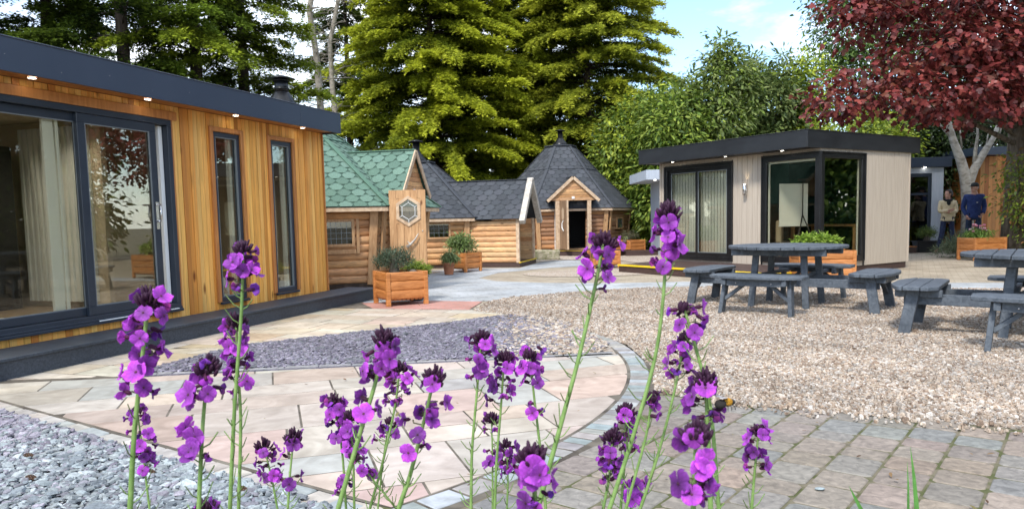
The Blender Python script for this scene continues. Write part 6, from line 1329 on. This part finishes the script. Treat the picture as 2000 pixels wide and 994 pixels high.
WF = [
 ([(290, 585), (278, 700), (262, 850), (254, 994)], .62, [(592, 700, 44), (705, 785, 40)], 'tall thick wallflower at the far left with a dense purple head before the sliding door', dict(thick=1.25)),
 ([(474, 482), (472, 600), (458, 800), (449, 994)], .74, [(490, 590, 34)], 'tallest wallflower on the left, its head overlapping the first narrow window', dict(thick=1.15, bud=.75)),
 ([(462, 628), (463, 700), (470, 820), (466, 994)], .76, [(640, 770, 28)], 'wallflower close behind the tallest left stem with a lower head over the slate band', dict()),
 ([(407, 716), (396, 830), (388, 994)], .60, [(730, 800, 42), (850, 900, 44)], 'wallflower with a big pale four petalled bloom left of the tallest stem', dict(thick=1.1, bigface=True)),
 ([(268, 800), (282, 910), (292, 994)], 1.15, [(806, 925, 26)], 'small thin wallflower just right of the thick far left stem', dict(bud=.7)),
 ([(514, 868), (530, 930), (542, 994)], .95, [(880, 955, 26)], 'left one of a pair of short wallflowers over the slate chippings', dict(thick=.85)),
 ([(574, 852), (567, 920), (562, 994)], .90, [(862, 890, 24), (935, 950, 28)], 'right one of the short pair with dark stems over the slate chippings', dict(thick=.9)),
 ([(750, 660), (735, 740), (705, 840), (660, 994)], .66, [(672, 760, 34), (800, 830, 30)], 'wallflower leaning right with a dark bud head above the slate band', dict(thick=1.2)),
 ([(652, 782), (668, 880), (676, 994)], 1.0, [(786, 860, 30), (950, 965, 20)], 'bushy wallflower at the left of the middle clump', dict(dens=1.5)),
 ([(684, 812), (690, 900), (692, 994)], .98, [(820, 900, 26)], 'wallflower just below and right of the bushy one', dict(bud=.9)),
 ([(780, 718), (772, 790), (748, 900), (722, 994)], .98, [(728, 800, 34)], 'wallflower close right of the leaning one, with a full round head', dict(dens=1.3)),
 ([(760, 820), (748, 900), (738, 994)], 1.1, [(828, 870, 28)], 'thin wallflower low between two thicker stems of the middle clump', dict(bud=.5, thick=.8)),
 ([(848, 738), (826, 830), (800, 930), (778, 994)], .70, [(752, 762, 30), (795, 850, 40), (880, 905, 34)], 'thick wallflower leaning right with the largest dark bud head in the middle clump', dict(thick=1.2, bud=1.15)),
 ([(690, 890), (740, 950), (775, 994)], .95, [(905, 940, 16)], 'nearly faded wallflower with dark seed pods low in the middle clump', dict(bud=.6, thick=.8)),
 ([(940, 658), (932, 760), (922, 880), (920, 994)], .90, [(668, 750, 32)], 'straight wallflower, the tallest right of the middle clump', dict()),
 ([(985, 698), (978, 800), (970, 900), (966, 994)], .92, [(708, 800, 30)], 'straight wallflower second right of the middle clump', dict()),
 ([(960, 818), (962, 900), (962, 994)], 1.02, [(826, 850, 24), (885, 910, 18)], 'short wallflower between the two straight ones', dict(thick=.8)),
 ([(988, 866), (992, 930), (990, 994)], 1.0, [(872, 935, 22)], 'shortest wallflower under the second straight one', dict(thick=.8, bud=.7)),
 ([(1034, 692), (1045, 790), (1058, 900), (1066, 994)], .92, [(700, 770, 30), (805, 825, 22)], 'wallflower with a compact head left of the tall green leaning stem', dict(bud=.8)),
 ([(1180, 470), (1160, 570), (1130, 700), (1095, 830), (1050, 994)], .72, [(480, 570, 38)], 'very tall wallflower leaning right in front of the far cabin', dict(thick=1.25)),
 ([(1040, 892), (1046, 994)], .50, [(902, 1010, 46)], 'close large headed wallflower at the bottom centre of the photo', dict(thick=1.1, bigface=True, dens=.75)),
 ([(1305, 412), (1300, 520), (1283, 680), (1240, 840), (1190, 994)], .74, [(424, 535, 30)], 'tallest wallflower of all, its head before the left end of the beige room', dict(thick=1.15)),
 ([(1335, 598), (1362, 690), (1388, 800), (1404, 994)], .72, [(604, 662, 38)], 'wallflower leaning left with its head under the picnic table', dict(thick=1.1, bud=.5)),
 ([(1338, 655), (1318, 760), (1290, 870), (1262, 960)], .84, [(662, 750, 28)], 'wallflower crossing behind the left leaning one', dict(bud=.5)),
 ([(1378, 742), (1383, 850), (1388, 994)], .66, [(758, 845, 44)], 'thick wallflower with dark buds where the bumblebee feeds', dict(thick=1.35, bud=1.1)),
 ([(1272, 775), (1262, 850), (1222, 994)], .82, [(780, 815, 22)], 'wallflower with a small two flowered head above the block paving', dict(bud=.5)),
 ([(1222, 800), (1220, 900), (1212, 994)], .90, [(812, 880, 26)], 'upper wallflower of the loose clump over the block paving', dict(dens=1.3)),
 ([(1196, 852), (1190, 930), (1178, 994)], .84, [(866, 945, 28)], 'lower wallflower of the loose clump over the block paving, purple stemmed', dict()),
 ([(1238, 935), (1232, 994)], .92, [(945, 985, 26)], 'lowest wallflower at the frame bottom right of the loose clump', dict(bud=.3)),
 ([(1360, 850), (1354, 994)], .46, [(868, 1010, 50)], 'closest wallflower with the largest blurred blooms at the bottom right', dict(thick=1.1, bigface=True, dens=.75, bud=1.1)),
 ([(1482, 838), (1474, 920), (1468, 994)], .82, [(848, 925, 26)], 'lone wallflower farthest right over the block paving', dict(bud=.7)),
 ([(402, 990), (400, 1040)], .7, [(1005, 1030, 20)], 'dark bud head just peeping in at the bottom edge, left of centre', dict()),
 ([(478, 940), (480, 1010)], .0, [], '', {}),
]
for i, (pts, D, zones, lab, kw) in enumerate(WF):
    if D > 0: wallflower(pts, D, zones, lab, 300+i, **kw)
# soil bed in front of the camera where the wallflowers grow
mb = MB(); nx, ny = 40, 16; V = []; g = np.random.default_rng(3)
for j in range(ny+1):
    for i in range(nx+1): V.append((-1.1+2.4*i/nx, .1+1.3*j/ny, .035*math.sin(math.pi*j/ny)+g.uniform(0, .012)))
mb.add(V, [(j*(nx+1)+i, j*(nx+1)+i+1, (j+1)*(nx+1)+i+1, (j+1)*(nx+1)+i) for j in range(ny) for i in range(nx)], smooth=True); tag(mb.build('flower_bed_soil', M['soil']), kind='structure')
# bumblebee
bp_ = AT(1421, 785, .655); t = thing('bumblebee', bp_, 'bumblebee with orange thorax clinging to a wallflower head', 'bumblebee', rz=R(200))
mb = MB(); mb.ball((0, 0, 0), (.0048, .0040, .0040), 14, 10); mb.build('thorax', wood('orange fur', (.50, .22, .01), (.70, .36, .03), (1, 1, 1), 900, .9, .8), t)
mb = MB(); mb.ball((.0075, 0, -.001), (.0058, .0045, .0042), 14, 10); mb.build('abdomen', plain('black fur', (.015, .012, .01), .9), t)
mb = MB(); mb.ball((-.0055, 0, -.0005), (.0022, .0026, .0024), 10, 8); mb.build('head', bpy.data.materials['black fur'], t)
for s in (-1, 1):
    mb = MB(); v = [(.001, s*.001, .004)]+[(.001+.010*math.cos(a*s), s*.003+.0042*math.sin(a), .0055) for a in np.linspace(-1.2, 1.2, 8)]; mb.add(v, [tuple(range(9))]); mb.build('wing', plain('wing film', (.35, .32, .30), .3), t)
    for q in range(3): mb = MB(); mb.tube([(-.003+q*.003, s*.003, -.002), (-.0035+q*.0035, s*.0055, -.003), (-.004+q*.004, s*.006, -.006)], .0004, 5); mb.build('leg', bpy.data.materials['black fur'], t)
# grass blades bottom right
for i, (pts, D, lab) in enumerate((([(1778, 872), (1785, 930), (1792, 1010)], .9, 'broad green grass blade standing upright at the bottom right'), ([(1772, 900), (1774, 950), (1774, 1010)], .95, 'thin pale grass blade beside the broad one'), ([(1658, 948), (1672, 975), (1690, 1010)], .9, 'short grass blade tip leaning left at the bottom edge'))):
    t = thing('grass_blade', AT(pts[-1][0], pts[-1][1], D)*[1, 1, 0], lab, 'grass'); b0 = Vector(t.location); P = [Vector((pts[-1][0]*0, 0, 0))]; mb = MB(); v = []
    pp = [Vector(AT(x, y, D).tolist())-b0 for x, y in pts][::-1]; pp = [Vector((0, 0, 0)), pp[0]*.5+Vector((.005, 0, 0))]+pp; m = len(pp)
    for j, p in enumerate(pp): w = (.0042 if i != 1 else .0025)*(1-(j/(m-1))**2.2)+.0001; v += [p+Vector((-w, 0, 0)), p+Vector((0, w*.6, 0)), p+Vector((w, 0, 0))]
    mb.add(v, [f for j in range(m-1) for f in ((3*j, 3*j+1, 3*j+4, 3*j+3), (3*j+1, 3*j+2, 3*j+5, 3*j+4))], (.5, .85, .6), smooth=True); mb.build('blade', M['stem'], t)
# pine cones and pebbles on the chippings
for i, (px, py, lab) in enumerate(((60, 942, 'brown pine cone on the slate chippings nearest the left edge'), (56, 898, 'small dark brown cone lying farther up the slate chippings'), (472, 965, 'round brown pine cone between the stems on the slate chippings'), (293, 931, 'small brown cone beside the thin wallflower stem'))):
    q = G(px, py); t = thing('pine_cone', (q[0], q[1], .02), lab, 'pine cone'); mb = MB()
    for j in range(46):
        a = j*2.4; zz = 1-2*(j+.5)/46; rr = math.sqrt(1-zz*zz)*.016; p = (zz*.024, rr*math.cos(a), rr*math.sin(a)); mb.ball(p, (.0055, .0055, .0025), 6, 4, axis=(zz, math.cos(a), math.sin(a)))
    mb.ball((0, 0, 0), (.02, .012, .012), 8, 6); mb.build('scales', wood('cone scales', (.04, .02, .012), (.10, .055, .03), (1, 1, 1), 80, .8, .2), t)
q = G(1601, 959); t = thing('slate_chip', (q[0], q[1], .012), 'single pale blue slate chip lying on a grey paving block', 'slate chip'); mb = MB(); mb.ball((0, 0, 0), (.022, .014, .005), 9, 5, (.42, .50, .52)); mb.build('chip', M['stone'], t)
